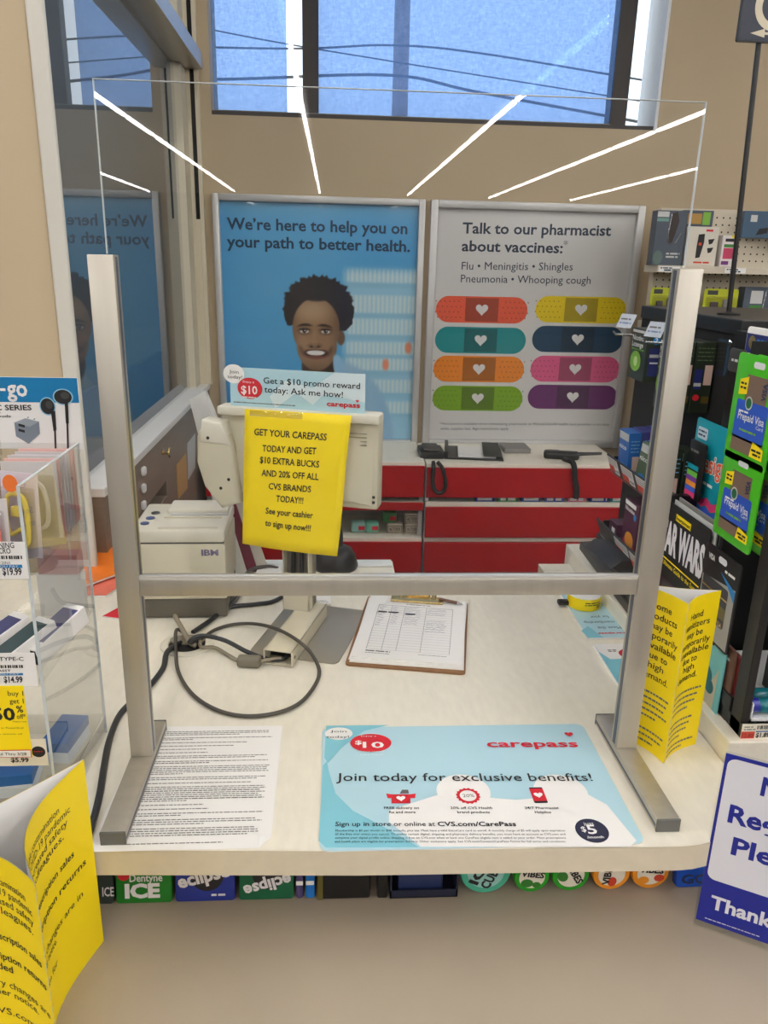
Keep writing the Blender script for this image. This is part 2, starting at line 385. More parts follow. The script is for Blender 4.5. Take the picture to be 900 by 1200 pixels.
q = lambda u, v: (PX(u, v, PXX).y, PX(u, v, PXX).z)
mt = Matrix(((0, 0, 1, PXX + 0.001), (1, 0, 0, 0), (0, 1, 0, 0), (0, 0, 0, 1)))
manila = M('manila_card', (196, 154, 96), 0.6)
tag(MB(mt).prism([q(206, 545), q(217, 531), q(219, 572), q(208, 585)], 0, 0.002, manila).obj('notice'), 'tan card pinned on the brown panel by the hook', 'notice')
tag(MB(mt).prism([q(219, 520), q(228, 508), q(228, 548), q(220, 562)], 0, 0.002, lgrey).obj('notice'), 'grey paper slip pinned on the brown panel farther from the hook', 'notice')
# ============================================================ POSTERS
def frame(o, w, h, fw, d, mat, name='snap_frame'):
    b = MB()
    for x0, x1, y0, y1 in ((0, fw, 0, h), (w - fw, w, 0, h), (fw, w - fw, 0, fw), (fw, w - fw, h - fw, h)):
        b.box(x0, x1, y0, y1, 0, d, mat, 0.004)
    b.quad(0.002, 0.002, w - 0.002, h - 0.002, 0.001, lgrey)
    return b.obj(name, o, smooth=40)
def sm(e0, e1, x): t = np.clip((x - e0) / (e1 - e0), 0, 1); return t * t * (3 - 2 * t)
def lin(c): c = np.array(c, float) / 255; return np.where(c <= 0.04045, c / 12.92, ((c + 0.055) / 1.055) ** 2.4)
def paint_portrait(U, V):
    # the printed photograph: blurred pharmacy shelves and a smiling woman in a pale blue coat
    col = np.zeros(U.shape + (3,)); rng = np.random.RandomState(3)
    def mixc(c, a):
        nonlocal col
        col = col * (1 - a[..., None]) + np.array(c, float) * a[..., None]
    def ell(cx, cy, rx, ry, soft=0.12, rot=0):
        c, s_ = math.cos(rot), math.sin(rot); x = (U - cx) * c + (V - cy) * s_; y = -(U - cx) * s_ + (V - cy) * c
        return 1 - sm(1 - soft, 1 + soft, np.sqrt((x / rx) ** 2 + (y / ry) ** 2))
    col[:] = (74, 158, 210)
    mixc((60, 140, 198), sm(300, 250, U) * 0.6); mixc((96, 172, 214), ell(330, 320, 70, 90, 0.9) * 0.6)
    mixc((112, 168, 196), sm(260, 229, V) * 0.5)
    sh = sm(396, 412, U) * sm(300, 316, V)
    mixc((168, 206, 222), sh * 0.75)
    for v0, v1 in ((306, 322), (338, 358), (366, 384), (394, 408), (414, 428), (440, 456), (468, 482)):
        a = sm(v0 - 3, v0 + 2, V) * sm(v1 + 3, v1 - 2, V) * sh
        mixc((214, 224, 220), a * (0.55 + 0.25 * np.sin(U * 1.15 + v0)))
        mixc((130, 182, 208), sm(v1 - 1, v1 + 3, V) * sm(v1 + 9, v1 + 4, V) * sh * 0.6)
    mixc((232, 120, 80), ell(456, 421, 4, 7, 0.4) * 0.8); mixc((232, 120, 80), ell(484, 400, 4, 7, 0.4) * 0.8)
    # coat
    body = np.maximum(ell(395, 530, 74, 112, 0.05), ell(340, 520, 46, 86, 0.08)) * sm(405, 420, V)
    mixc((146, 186, 214), body); mixc((120, 164, 200), body * sm(430, 470, U) * 0.5)
    mixc((176, 208, 228), ell(355, 470, 30, 50, 0.5) * body * 0.6)
    # hair: an irregular curly outline
    th = np.arctan2(V - 352, U - 372); wob = 1 + 0.03 * np.sin(th * 17) + 0.025 * np.sin(th * 29 + 1) + 0.02 * np.sin(th * 43 + 2)
    def hair_e(cx, cy, rx, ry): return 1 - sm(0.95, 1.04, np.sqrt(((U - cx) / rx) ** 2 + ((V - cy) / ry) ** 2) / wob)
    hair = np.maximum(hair_e(371, 349, 42, 33), np.maximum(hair_e(401, 358, 14, 23), hair_e(337, 358, 9, 18)))
    mixc((34, 30, 34), hair)
    curl = 0.5 + 0.5 * np.sin(U * 2.3 + 2 * np.sin(V * 1.9)) * np.sin(V * 2.6 + 1.5 * np.sin(U * 1.7))
    mixc((78, 62, 56), hair * curl * 0.45 * sm(400, 345, U)); mixc((24, 26, 52), hair * sm(380, 405, U) * 0.5)
    # neck, ear, face
    mixc((74, 54, 40), ell(371, 425, 21, 26, 0.08) * sm(398, 408, V)); mixc((46, 34, 28), ell(380, 424, 14, 18, 0.5) * 0.6 * sm(398, 408, V))
    mixc((104, 78, 56), ell(399, 389, 5, 9, 0.2))
    face = np.maximum(ell(368, 378, 29, 36, 0.04), ell(369, 398, 25, 32, 0.05))
    face = face * (1 - 0.98 * (1 - sm(344, 348, V + 0.012 * (U - 368) ** 2)))
    mixc((146, 114, 84), face)
    mixc((98, 72, 52), face * sm(378, 399, U) * 0.65); mixc((112, 84, 62), face * sm(350, 338, U) * 0.6)
    mixc((184, 156, 124), face * ell(364, 358, 19, 12, 0.7) * 0.75); mixc((168, 136, 106), face * ell(353, 396, 10, 8, 0.8) * 0.6)
    mixc((150, 116, 86), face * ell(383, 397, 8, 7, 0.8) * 0.5); mixc((96, 70, 52), face * sm(416, 432, V) * 0.6)
    for cx, cy, dr in ((354, 374, -0.05), (379, 374.5, 0.12)): mixc((40, 28, 24), ell(cx, cy + 0.02 * (U - cx) ** 2, 8.5, 1.6, 0.5, dr) * 0.9)
    for cx in (353.5, 380):
        mixc((78, 56, 44), ell(cx, 381.5, 8, 4.5, 0.5) * 0.7); mixc((214, 208, 204), ell(cx, 382, 5.4, 2.2, 0.3))
        mixc((24, 18, 16), ell(cx, 381.6, 2.5, 2.5, 0.25)); mixc((28, 20, 18), ell(cx, 379.8, 6.4, 1.2, 0.4)); mixc((240, 240, 240), ell(cx + 0.8, 381, 0.7, 0.7, 0.5))
    mixc((166, 134, 104), ell(366, 390, 2.6, 9, 0.8) * 0.5); mixc((88, 62, 46), ell(366.5, 399, 8.5, 3.2, 0.5) * 0.6)
    mixc((160, 128, 98), ell(366, 396.5, 4.2, 3.6, 0.7) * 0.6)
    for cx in (362, 371): mixc((34, 22, 18), ell(cx, 400.4, 2.2, 1.1, 0.5) * 0.9)
    bow = 0.011 * (U - 368) ** 2
    mixc((104, 56, 48), ell(368, 408.8 - 0 + 0 * U, 15.5, 6.4, 0.25) * sm(403.5, 405, V + bow * 0.6)); mixc((34, 18, 18), ell(368, 408.5 - 0.35 * bow, 14, 4.4, 0.25))
    mixc((236, 228, 220), ell(367.6, 408 - 0.3 * bow, 11.5, 3.1, 0.2)); mixc((132, 78, 66), ell(368, 413.2 - 0.5 * bow, 10, 2.2, 0.5) * 0.8)
    mixc((86, 60, 46), ell(350, 405, 2.2, 5.5, 0.8, -0.4) * 0.6); mixc((76, 54, 42), ell(386, 405, 2.2, 5.5, 0.8, 0.4) * 0.6)
    # collar
    mixc((128, 176, 212), ell(346, 432, 7, 20, 0.15, 0.35) * body); mixc((142, 188, 220), ell(398, 430, 7, 22, 0.15, -0.25) * sm(406, 412, V))
    return col
def photo_sheet(o, u0, u1, v0, v1, x0, y0, x1, y1, nx, ny, fn, rough=0.35):
    U, V = np.meshgrid(np.linspace(u0, u1, nx + 1), np.linspace(v1, v0, ny + 1))
    c = np.clip(lin(fn(U, V)) * 1.3, 0, 0.95).reshape(-1, 3)
    b = MB().grid(x0, y0, x1, y1, 0.004, nx, ny, attr_mat('photo_print', rough, 0.3)); s = b.obj('poster_sheet', o)
    at = s.data.color_attributes.new('print', 'FLOAT_COLOR', 'POINT')
    at.data.foreach_set('color', np.concatenate([c, np.ones((len(c), 1))], 1).astype(np.float32).ravel()); return s
film = glassy('poster_film', (0.98, 0.98, 0.98, 1), 1.3, 0.16)
PYW = WY - 0.03
def pfn(o): return lambda u, v: (PY(u, v, PYW).x - o.location.x, PY(u, v, PYW).z - o.location.z)
# health poster
pl, pr, pb_, pt_ = -0.553, 0.285, 0.838, 1.838
t = thing('framed_poster', 'framed blue poster of a smiling woman in a pale coat', 'poster', (pl, WY, pb_), FACE)
t.location.y = WY - 0.001
frame(t, pr - pl, pt_ - pb_, 0.026, 0.03, frame_silver)
fn = pfn(t)
photo_sheet(t, 253, 493, 233, 518, 0.02, 0.02, pr - pl - 0.02, pt_ - pb_ - 0.02, 240, 285, paint_portrait)
b = MB(); ttl = M('petrol_blue_ink', (18, 66, 100), 0.5)
b.text('We’re here to help you on', fn(265, 268), fn(478, 274), 0.042, ttl, 0.0048, 0.022)
b.text('your path to better health.', fn(265, 289), fn(481, 295), 0.042, ttl, 0.0048, 0.022)
b.obj('headline', t)
MB().box(0.026, pr - pl - 0.026, 0.026, pt_ - pb_ - 0.026, 0.008, 0.0095, film).obj('glazing', t)
# vaccine poster
pl, pr = 0.306, 1.178
t = thing('framed_poster', 'framed pale grey vaccine poster with eight coloured bandages', 'poster', (pl, WY - 0.001, pb_), FACE)
frame(t, pr - pl, pt_ - pb_, 0.030, 0.03, frame_silver); fn = pfn(t)
b = MB(); b.quad(0.02, 0.02, pr - pl - 0.02, pt_ - pb_ - 0.02, 0.004, M('poster_grey_print', (228, 226, 223), 0.5))
tt = M('dark_slate_ink', (40, 58, 78), 0.5)
b.text('Talk to our pharmacist', fn(543, 273), fn(718, 276), 0.040, tt, 0.0048, 0.022)
b.text('about vaccines:', fn(542, 294), fn(661, 296.5), 0.040, tt, 0.0048, 0.022); b.text('*', fn(662, 291), fn(667, 291), 0.030, tt, 0.0048)
b.text('Flu • Meningitis • Shingles', fn(542, 316), fn(673, 317), 0.030, tt, 0.0048)
b.text('Pneumonia • Whooping cough', fn(541, 331), fn(694, 333), 0.030, tt, 0.0048)
b.text('*Vaccinations available when immunizing pharmacist or MinuteClinic® health care provider is on duty', fn(516, 499), fn(716, 500), 0.011, tt, 0.0048)
b.text('while supplies last. Age restrictions apply.', fn(517, 505), fn(598, 505), 0.011, tt, 0.0048)
rows = (((511, 349, 621, 378), (240, 96, 62), (628, 349, 738, 378), (244, 214, 0)), ((510, 385, 619, 414), (20, 150, 154), (624, 384, 734, 413), (14, 66, 98)),
        ((508, 419, 617, 448), (246, 142, 30), (622, 419, 730, 448), (232, 96, 144)), ((507, 454, 615, 482), (130, 178, 18), (619, 453, 727, 480), (112, 44, 112)))
for k, row in enumerate(rows):
    for j in (0, 1):
        (u0, v0, u1, v1), c = row[2 * j], row[2 * j + 1]
        x0, y0 = fn(u0, v1); x1, y1 = fn(u1, v0); mm = M('bandage_print_%d' % (k * 2 + j), c, 0.5)
        md = M('bandage_pad_%d' % (k * 2 + j), tuple(int(q * 0.72) for q in c), 0.5)
        b.flat(rrect(x0, y0, x1, y1, (y1 - y0) / 2, 8), 0.0045, mm)
        cx = (x0 + x1) / 2; hw = (x1 - x0) * 0.18; b.quad(cx - hw, y0 + 0.006, cx + hw, y1 - 0.006, 0.0049, md)
        b.flat(heart(cx, (y0 + y1) / 2 + 0.002, 0.026), 0.0053, white)
        if k != 1 and c != (112, 44, 112):
            for a in range(6):
                for e in range(4):
                    for sgn in (-1, 1):
                        xx = cx + sgn * (hw + 0.02 + a * 0.019 + (e % 2) * 0.009); yy = y0 + (y1 - y0) * (0.2 + 0.2 * e)
                        b.flat(disc(xx, yy, 0.0030, n=6), 0.0049, md)
b.obj('poster_sheet', t)
MB().box(0.03, pr - pl - 0.03, 0.03, pt_ - pb_ - 0.03, 0.008, 0.0095, film).obj('glazing', t)

# ============================================================ RED SHELF UNITS under the posters
def red_unit(name, label, x0, x1, y, zs, zbot):
    t = thing(name, label, 'shelf unit', ((x0 + x1) / 2, y, 0)); w2 = (x1 - x0) / 2 - 0.002; D = WY - y - 0.004
    b = MB(); b.box(-w2, w2, 0.30, D - 0.03, 0.0, zs[0][0] - 0.02, lgrey); b.box(-w2, -w2 + 0.016, 0.02, 0.30, 0, zs[0][0] - 0.02, lgrey); b.box(w2 - 0.016, w2, 0.02, 0.30, 0, zs[0][0] - 0.02, lgrey)
    b.box(-w2, w2, 0.05, 0.30, 0, zbot - 0.03, dgrey); b.obj('carcass', t)
    for zt, zp0, zp1 in zs:
        MB().box(-w2, w2, 0.0, 0.30 if zt != zs[0][0] else D - 0.03, zt - 0.02, zt, lam, 0.002).obj('shelf', t)
        MB().box(-w2 + 0.002, w2 - 0.002, -0.014, -0.001, zp1, zp0, red, 0.002).obj('front_panel', t)
    return t
red_unit('gondola_shelf', 'wide red-fronted shelf unit below the vaccine poster', 0.283, 1.074, 2.0, ((0.855, 0.842, 0.722), (0.700, 0.682, 0.555), (0.553, 0.533, 0.405)), 0.40)
red_unit('gondola_shelf', 'red-fronted shelf unit stocked with small tins beside the monitor', -0.57, 0.280, 2.0, ((0.860, 0.848, 0.722), (0.700, 0.70, 0.668), (0.55, 0.535, 0.405)), 0.40)
# red/blue/green sweets in the slot
g = 'gum boxes in the slot of the red shelves'
cols = [(30, 62, 150), (34, 132, 62), (30, 80, 168), (34, 58, 148), (214, 108, 140), (30, 64, 150), (20, 140, 140)]
for k, (u, c) in enumerate(zip((568, 595, 622, 649, 676, 702, 726), cols)):
    p = PY(u, 590, 2.005)
    tb = MB(Matrix.Translation((p.x, 2.005, 0.7005))); cm = M('gum_box_%d' % k, c, 0.35)
    tb.box(-0.038, 0.038, 0, 0.05, 0, 0.05, cm, 0.002)
    nb = tb.obj('gum_box')
    l2 = MB(Matrix.Translation((p.x, 2.0045, 0.7005)) @ Matrix.Rotation(PI / 2, 4, 'X')); l2.lines(-0.03, 0.03, 0.006, 0.012, white, 0.0004, k); l2.obj('print', nb)
    tag(nb, ['dark blue gum box, leftmost in the red shelf slot', 'green gum box in the red shelf slot', 'blue gum box right of the green one in the slot', 'dark blue gum box left of the pink box in the slot',
             'pink gum box in the red shelf slot', 'dark blue gum box between pink and teal boxes', 'teal gum box at the right end of the slot'][k], 'gum box', g)
g = 'small tins on the left red shelf'
tin = M('tin_print', (200, 186, 166), 0.3, 0.3); tin_r = M('tin_red', (150, 30, 30), 0.35)
for k, (u, v) in enumerate(((463, 628), (484, 627), (484, 616))):
    p = PY(u, v, 2.02); z = 0.5515 if k < 2 else 0.5515 + 0.043
    t = thing('mint_tin', ['tin of mints on the red shelf, left of the lower pair', 'tin of mints on the red shelf, lower right one', 'tin of mints stacked on top of another'][k], 'tin', (p.x, 2.045, z), 0, g)
    MB().box(-0.031, 0.031, 0, 0.06, 0, 0.041, tin, 0.004).obj('tin_body', t, smooth=40)
    l2 = MB(Matrix.Translation((0, -0.0005, 0)) @ Matrix.Rotation(PI / 2, 4, 'X')); l2.quad(-0.028, 0.006, 0.028, 0.034, 0.0004, ink); l2.quad(-0.026, 0.008, 0.026, 0.032, 0.0006, tin)
    l2.text('ALTOIDS', (-0.023, 0.013), (0.023, 0.013), 0.013, ink, 0.0009, 0.02); l2.obj('print', t)
for k, (u, v, c, n) in enumerate(((457, 612, (46, 120, 52), 'green sweet bag with red corner on the tins'), (436, 628, (120, 196, 170), 'pale green sweet pack behind the monitor edge'), (420, 628, (150, 200, 190), 'mint coloured sweet pack left of the tins'))):
    p = PY(u, v, 2.03); z = 0.5515 + (0.042 if k == 0 else 0)
    b = MB(Matrix.Translation((p.x, 2.05, z))); b.box(-0.03, 0.03, 0, 0.05, 0, 0.045, M('sweet_pack_%d' % k, c, 0.3), 0.012, seg=3); b.box(0.0, 0.026, -0.001, 0.02, 0.012, 0.03, redp, 0.002)
    tag(b.obj('sweet_bag', smooth=50), n, 'sweets')
for k, (u, v, c, n) in enumerate(((229, 602, (226, 206, 130), 'cream yellow carton at the left end of the red shelf'), (243, 601, (190, 150, 190), 'pale lilac carton at the left end of the red shelf'))):
    p = PY(u, v, 2.04); b = MB(Matrix.Translation((p.x, 2.04, 0.5515))); b.box(-0.040, 0.0, 0, 0.06, 0, 0.050, M('carton_%d' % k, c, 0.5), 0.001)
    tag(b.obj('carton'), n, 'carton')
# things lying on the top shelf
p = PY(555, 536, 2.1)
t = thing('ring_binder', 'black ring binder lying open on the red shelf top', 'binder', (p.x, 2.12, 0.856), R(-8))
MB().box(-0.11, 0.12, -0.06, 0.16, 0, 0.006, black, 0.002).obj('cover', t); MB().box(-0.06, 0.09, -0.045, 0.14, 0.006, 0.014, white, 0.001).obj('pages', t)
MB().box(-0.115, -0.1, -0.06, 0.16, 0.0, 0.03, black, 0.003).obj('spine', t)
MB(Matrix.Translation((-0.01, -0.055, 0.015)) @ Matrix.Rotation(R(3), 4, 'X')).box(0.05, 0.12, 0, 0.2, 0, 0.005, black, 0.002).obj('cover', t)
p = PY(505, 533, 2.12)
b = MB(Matrix.Translation((p.x, 2.12, 0.856))); b.box(-0.05, 0.05, -0.05, 0.08, 0, 0.03, black, 0.008); b.box(-0.035, 0.03, -0.045, 0.06, 0.03, 0.042, dgrey, 0.006)
tag(b.obj('handheld_radio', smooth=40), 'black hand radio lying on the red shelf top by its strap', 'radio')
b = MB(); pth = [PY(u, v, 1.976) for u, v in ((509, 533), (508, 548), (507, 566), (511, 576), (518, 577), (522, 568), (519, 550), (514, 534))]
pth[0].y = pth[-1].y = 1.995; pth[0].z = pth[-1].z = 0.864
b.tube(smooth_path(pth, 6), 0.008, black, 8); tag(b.obj('wrist_strap', smooth=60), 'black strap loop hanging over the left of the red panel', 'strap')
p = PY(659, 538, 2.08)
t = thing('cordless_phone', 'black cordless phone with antenna lying on the red shelf top', 'phone', (p.x, 2.10, 0.856), R(-14))
MB().box(-0.07, 0.07, -0.027, 0.027, 0, 0.03, black, 0.010, seg=3).obj('handset', t, smooth=40); MB().tube([(0.06, 0.01, 0.02), (0.16, 0.03, 0.024)], [0.008, 0.006], black, 8).obj('antenna', t, smooth=40)
MB().box(-0.05, -0.01, -0.018, 0.018, 0.03, 0.031, dgrey).obj('screen', t)
b = MB(); pth = [PY(u, v, 1.974) for u, v in ((667, 538), (673, 547), (674, 562), (676, 574), (675, 584))]; pth[0] = Vector((pth[0].x, 2.04, 0.869)); pth[1].y = 1.975
pth.insert(1, Vector((pth[1].x - 0.01, 1.985, 0.872)))
b.tube(smooth_path(pth, 6), 0.011, blackm, 8); tag(b.obj('lanyard', smooth=60), 'black lanyard hanging down the red panel below the phone', 'lanyard')
p = PY(610, 533, 2.15); tag(MB(Matrix.Translation((p.x, 2.18, 0.856))).box(-0.06, 0.05, 0, 0.12, 0, 0.02, mgrey, 0.003).obj('tray'), 'flat grey tray lying between binder and phone', 'tray')
# ============================================================ COUNTER
t = thing('checkout_counter', 'cream laminate checkout counter with rounded front corner', 'counter', (0, 0, 0))
arc = [(0.345 + 0.133 * math.sin(R(a)), -0.042 - 0.133 * math.cos(R(a))) for a in range(0, 91, 9)]
out = [(-1.1, -0.150), (-0.36, -0.157), (-0.05, -0.169)] + arc + [(0.478, 0.10), (0.478, 0.757), (0.405, 0.757), (0.405, 0.589), (0.061, 0.589), (0.061, 0.775), (-0.598, 0.775), (-0.598, 0.708), (-1.1, 0.708)]
b = MB(); b.prism(out, Zc - 0.036, Zc - 0.0005, lam_edge); b.flat(out, Zc, lam); b.obj('worktop', t)
b = MB(); b.box(-0.64, -0.01, 0.0, 0.56, 0.02, Zc - 0.037, lgrey); b.box(-0.01, 0.46, 0.0, 0.56, 0.02, Zc - 0.037, lgrey); b.obj('cabinet_body', t)
# cable hole
gx, gy = -0.342, 0.362
b = MB(Matrix.Translation((gx, gy, Zc))); b.lathe([(0.047, 0.0002), (0.047, 0.0025), (0.043, 0.004), (0.034, 0.0035), (0.033, 0.0008)], beige_lt, 32)
b.lathe([(0.0325, 0.0005), (0.0325, 0.0012)], blackm, 28); b.prism(disc(-0.002, 0.014, 0.031, 0.017), 0.0012, 0.0045, M('grommet_cap', (150, 142, 124), 0.5))
b.obj('cable_grommet', t, smooth=40)
t = thing('customer_ledge', 'taupe grey laminate ledge in front of the counter', 'ledge', (0, 0, 0))
MB().box(-1.3, 1.5, -0.66, -0.028, Zl - 0.04, Zl, ledge_m, 0.004).obj('ledge_top', t)
MB().box(-1.2, 1.4, -0.50, -0.04, 0.0, Zl - 0.041, M('ledge_front', (120, 114, 106), 0.6)).obj('ledge_base', t)
MB().box(-0.9, 0.478, -0.026, -0.004, Zl, Zc - 0.037, dgrey).obj('back_panel', t)
t = thing('side_counter', 'raised cream side counter carrying the black racks', 'counter', (0, 0, 0))
b = MB(); b.box(0.480, 1.3, -0.014, 0.80, Zc - 0.0355, Zc + 0.035, lam, 0.002); b.obj('worktop', t)
MB().box(0.50, 1.3, 0.03, 0.78, 0.0, Zc - 0.037, lgrey).obj('cabinet_body', t)
# ============================================================ SNEEZE GUARD
t = thing('sneeze_guard', 'clear plastic sneeze guard in an aluminium frame standing on the counter', 'sneeze guard', (0, 0, Zc))
PW = 0.3388
for sg in (-1, 1):
    p = MB(); x = sg * PW; p.box(x - 0.0145, x + 0.0145, 0, 0.024, 0.018, 0.670, alu, 0.0012)
    xi = x - sg * 0.0147; p.box(min(xi, xi + sg * 0.001) - 0.0003, max(xi, xi + sg * 0.001), 0.008, 0.0165, 0.02, 0.668, alu_dark)
    p.obj('post', t, smooth=40)
    f = MB(); f.box(x - 0.0150, x + 0.0150, -0.147, 0.088, 0.0012, 0.018, alu, 0.0012)
    for s2 in (-1, 1): f.box(x + s2 * 0.0150 - 0.0004, x + s2 * 0.0150 + 0.0004, -0.146, 0.087, 0.006, 0.010, alu_dark)
    fo = f.obj('foot', t, smooth=40)
    MB().box(x - 0.0152, x + 0.0152, -0.150, -0.147, 0.0004, 0.0184, cap_grey, 0.0008).obj('end_cap', fo)
    MB().box(x - 0.0152, x + 0.0152, 0.088, 0.0905, 0.0004, 0.0184, cap_grey, 0.0008).obj('end_cap', fo)
b = MB(); b.box(-PW + 0.0145, PW - 0.0145, 0.001, 0.023, 0.2555, 0.279, alu, 0.0012); b.box(-PW + 0.0145, PW - 0.0145, 0.002, 0.0085, 0.279, 0.283, M('bright_lip', (222, 220, 214), 0.35, 0.5)); b.obj('crossbar', t, smooth=40)
b = MB(); b.box(-0.3335, 0.3335, 0.0100, 0.0145, 0.279, 0.8462, guard_glass); g0 = b.obj('clear_panel', t)
e = MB(); e.box(-0.3335, 0.3335, 0.0100, 0.0145, 0.8464, 0.8470, acr_edge)
for sg in (-1, 1): e.box(sg * 0.3338 - 0.0004, sg * 0.3338 + 0.0004, 0.0100, 0.0145, 0.671, 0.8470, acr_edge)
e.obj('panel_edge', g0)

# ============================================================ PAPER ON THE COUNTER
def flatthing(name, label, cat, u0, v0, z=Zc, group=None):
    p = PZ(u0, v0, z); o = thing(name, label, cat, (p.x, p.y, z), 0, group)
    return o, (lambda u, v: ((PZ(u, v, z) - p).x, (PZ(u, v, z) - p).y))
# printed sheet under the left foot
t, fn = flatthing('printed_sheet', 'white letter sheet dense with small print under the left foot of the guard', 'paper', 222, 920)
b = MB(); c = [fn(120, 992), fn(303, 994), fn(318, 981), fn(331, 851), fn(167, 850)]
c[0] = (c[1][0] - 0.200, c[1][1] - 0.0); c[4] = (c[3][0] - 0.203, c[3][1] + 0.003)
b.prism(c, 0.0003, 0.0007, white); b.obj('sheet', t)
b = MB(); x0 = c[4][0] + 0.014; x1 = c[3][0] - 0.012; y = c[3][1] - 0.013; k = 0; rnd = random.Random(5)
while y > c[1][1] + 0.016:
    last = rnd.random() < 0.3
    b.lines(x0 + (0.02 if k == 0 else 0), x1 - rnd.random() * 0.01, y, 0.00155, ink if rnd.random() < 0.12 else ink_soft, 0.0010, k, rnd.uniform(0.35, 0.95) if last else 1)
    y -= 0.0040 + (0.004 if last else 0); k += 1
b.lines(x0, x1, c[1][1] + 0.010, 0.0015, ink_soft, 0.0010, 99, 0.75); b.obj('print', t)
p0, p1 = fn(303, 994), fn(318, 981)
MB().raw([(p0[0], p0[1], 0.001), (p1[0], p1[1], 0.001), fn(305, 983) + (0.004,)], [(0, 1, 2)], white).obj('turned_corner', t)

# advertising mat
t, fn = flatthing('counter_mat', 'blue and white printed advertising mat lying at the front of the counter', 'counter mat', 560, 920)
F = lambda cx, cy: fn(360 + cx / 2.25, 840 + cy / 2.25)
x0, y0 = -0.190, fn(560, 994.5)[1]; x1, y1 = fn(680, 851)[0] + 0.004, fn(560, 851)[1]
x0 = fn(378, 852)[0]
b = MB(); rr = rrect(x0, y0, x1, y1, 0.012); b.prism(rr, 0.0003, 0.0013, white_pl)
b.flat(rr, 0.0015, ltblue)
b.flat([F(30, 330), F(42, 130), F(52, 120), F(58, 150), F(75, 205), F(120, 250), F(215, 300), F(295, 347), F(50, 348)], 0.0017, mdblue)
b.flat([F(45, 110), F(50, 26), F(215, 24), F(150, 40), F(90, 85), F(55, 125)], 0.0017, mdblue)
for cx, cy, rx in ((412, 200, 74), (668, 200, 74)): b.flat(disc(*F(cx, cy), 0.036, 0.036), 0.0019, white)
hw = [F(345, 195), F(420, 170), F(560, 222), F(660, 170), F(760, 200), F(862, 335)]
b.flat([F(355, 205), F(550, 222), F(735, 205), F(790, 235), F(868, 330), F(850, 346), F(300, 346), F(215, 280), F(215, 250)], 0.00185, white)
b.flat(disc(*fn(397, 861), 0.0205, 0.016), 0.0021, white); b.flat(disc(*fn(434.5, 872), 0.030, 0.0225), 0.0023, redp)
b.text('Join', fn(387, 860), fn(406, 860), 0.0055, ink, 0.0026); b.text('today!', fn(382.5, 866.5), fn(409, 866.5), 0.0055, ink, 0.0026)
b.text('Enjoy a', fn(423, 865), fn(441, 865), 0.003, white, 0.0026); b.text('$', fn(416, 874), fn(424, 874), 0.009, white, 0.0026, 0.02); b.text('10', fn(425, 878), fn(450, 878), 0.014, white, 0.0026, 0.02)
b.text('promo reward', fn(420, 883), fn(450, 883), 0.003, white, 0.0026); b.text('every month', fn(422, 886.5), fn(449, 886.5), 0.003, white, 0.0026)
b.text('carepass', fn(571, 877), fn(678, 877), 0.0165, redp, 0.0026, 0.02); b.flat(heart(*fn(666.5, 862), 0.0065), 0.0026, redp)
b.text('Join today for exclusive benefits!', fn(394, 917), fn(695, 917), 0.0165, ink, 0.0026, 0.004)
b.text('FREE delivery on', fn(450, 950), fn(491, 950), 0.0045, ink, 0.0026, 0.01); b.text('Rx and more', fn(456, 955), fn(487, 955), 0.0045, ink, 0.0026, 0.01)
b.text('20% off CVS Health', fn(528, 950), fn(577, 950), 0.0045, ink, 0.0026, 0.01); b.text('brand products', fn(536, 955), fn(574, 955), 0.0045, ink, 0.0026, 0.01)
b.text('24/7 Pharmacist', fn(615, 950), fn(655, 950), 0.0045, ink, 0.0026, 0.01); b.text('Helpline', fn(627, 955), fn(646, 955), 0.0045, ink, 0.0026, 0.01)
b.text('Sign up in store or online at ', fn(393, 970), fn(510, 970), 0.0078, ink, 0.0026, 0.004); b.text('CVS.com/CarePass', fn(513, 970), fn(605, 970), 0.0078, ink, 0.0026, 0.02)
for k, s in enumerate(('Membership is $5 per month or $48 annually, plus tax. Must have a valid ExtraCare card to enroll. A monthly charge of $5 will apply upon expiration',
        'of the free trial unless you cancel. To enable certain digital, shipping and pharmacy delivery benefits, you must have an account at CVS.com and',
        'complete your digital profile online. Shipping is free on CVS.com when at least one CarePass eligible item is added to your order. Most prescriptions',
        'and health plans are eligible for prescription delivery. Other exclusions apply. See CVS.com/Content/CarePass-Terms for full terms and conditions.')):
    v = 976.3 + k * 4.3; b.text(s, fn(393 - k * 0.3, v), fn(662 + k * 0.5, v), 0.0034, ink, 0.0026)
# three small pictures: open box, seal, telephone
b.flat([F(222, 208), F(272, 208), F(272, 232), F(222, 232)], 0.0022, redp); b.flat([F(208, 206), F(222, 208), F(222, 218), F(212, 218)], 0.0022, redp); b.flat([F(286, 206), F(272, 208), F(272, 218), F(284, 218)], 0.0022, redp)
b.flat(heart(*F(247, 219), 0.006), 0.0026, white); b.flat([F(244, 206), F(250, 196), F(266, 196), F(268, 206)], 0.0022, ink_soft)
cx, cy = F(424, 212); b.flat([(cx + (0.0165 if k % 2 else 0.0145) * math.cos(PI * k / 16), cy + (0.0165 if k % 2 else 0.0145) * math.sin(PI * k / 16)) for k in range(32)], 0.0022, redp)
b.flat(disc(cx, cy, 0.0110), 0.0024, white); b.text('20%', (cx - 0.007, cy - 0.003), (cx + 0.008, cy - 0.003), 0.006, ink, 0.0026)
x, y = F(609, 210); b.flat(rrect(x - 0.009, y - 0.016, x + 0.009, y + 0.016, 0.002), 0.0022, ink); b.quad(x - 0.009, y - 0.012, x + 0.009, y + 0.013, 0.0024, redp); b.flat(heart(x, y, 0.006), 0.0026, white)
x, y = fn(693.5, 975); b.flat(disc(x, y, 0.0205, 0.0215), 0.0023, M('dark_navy_print', (36, 38, 66), 0.5))
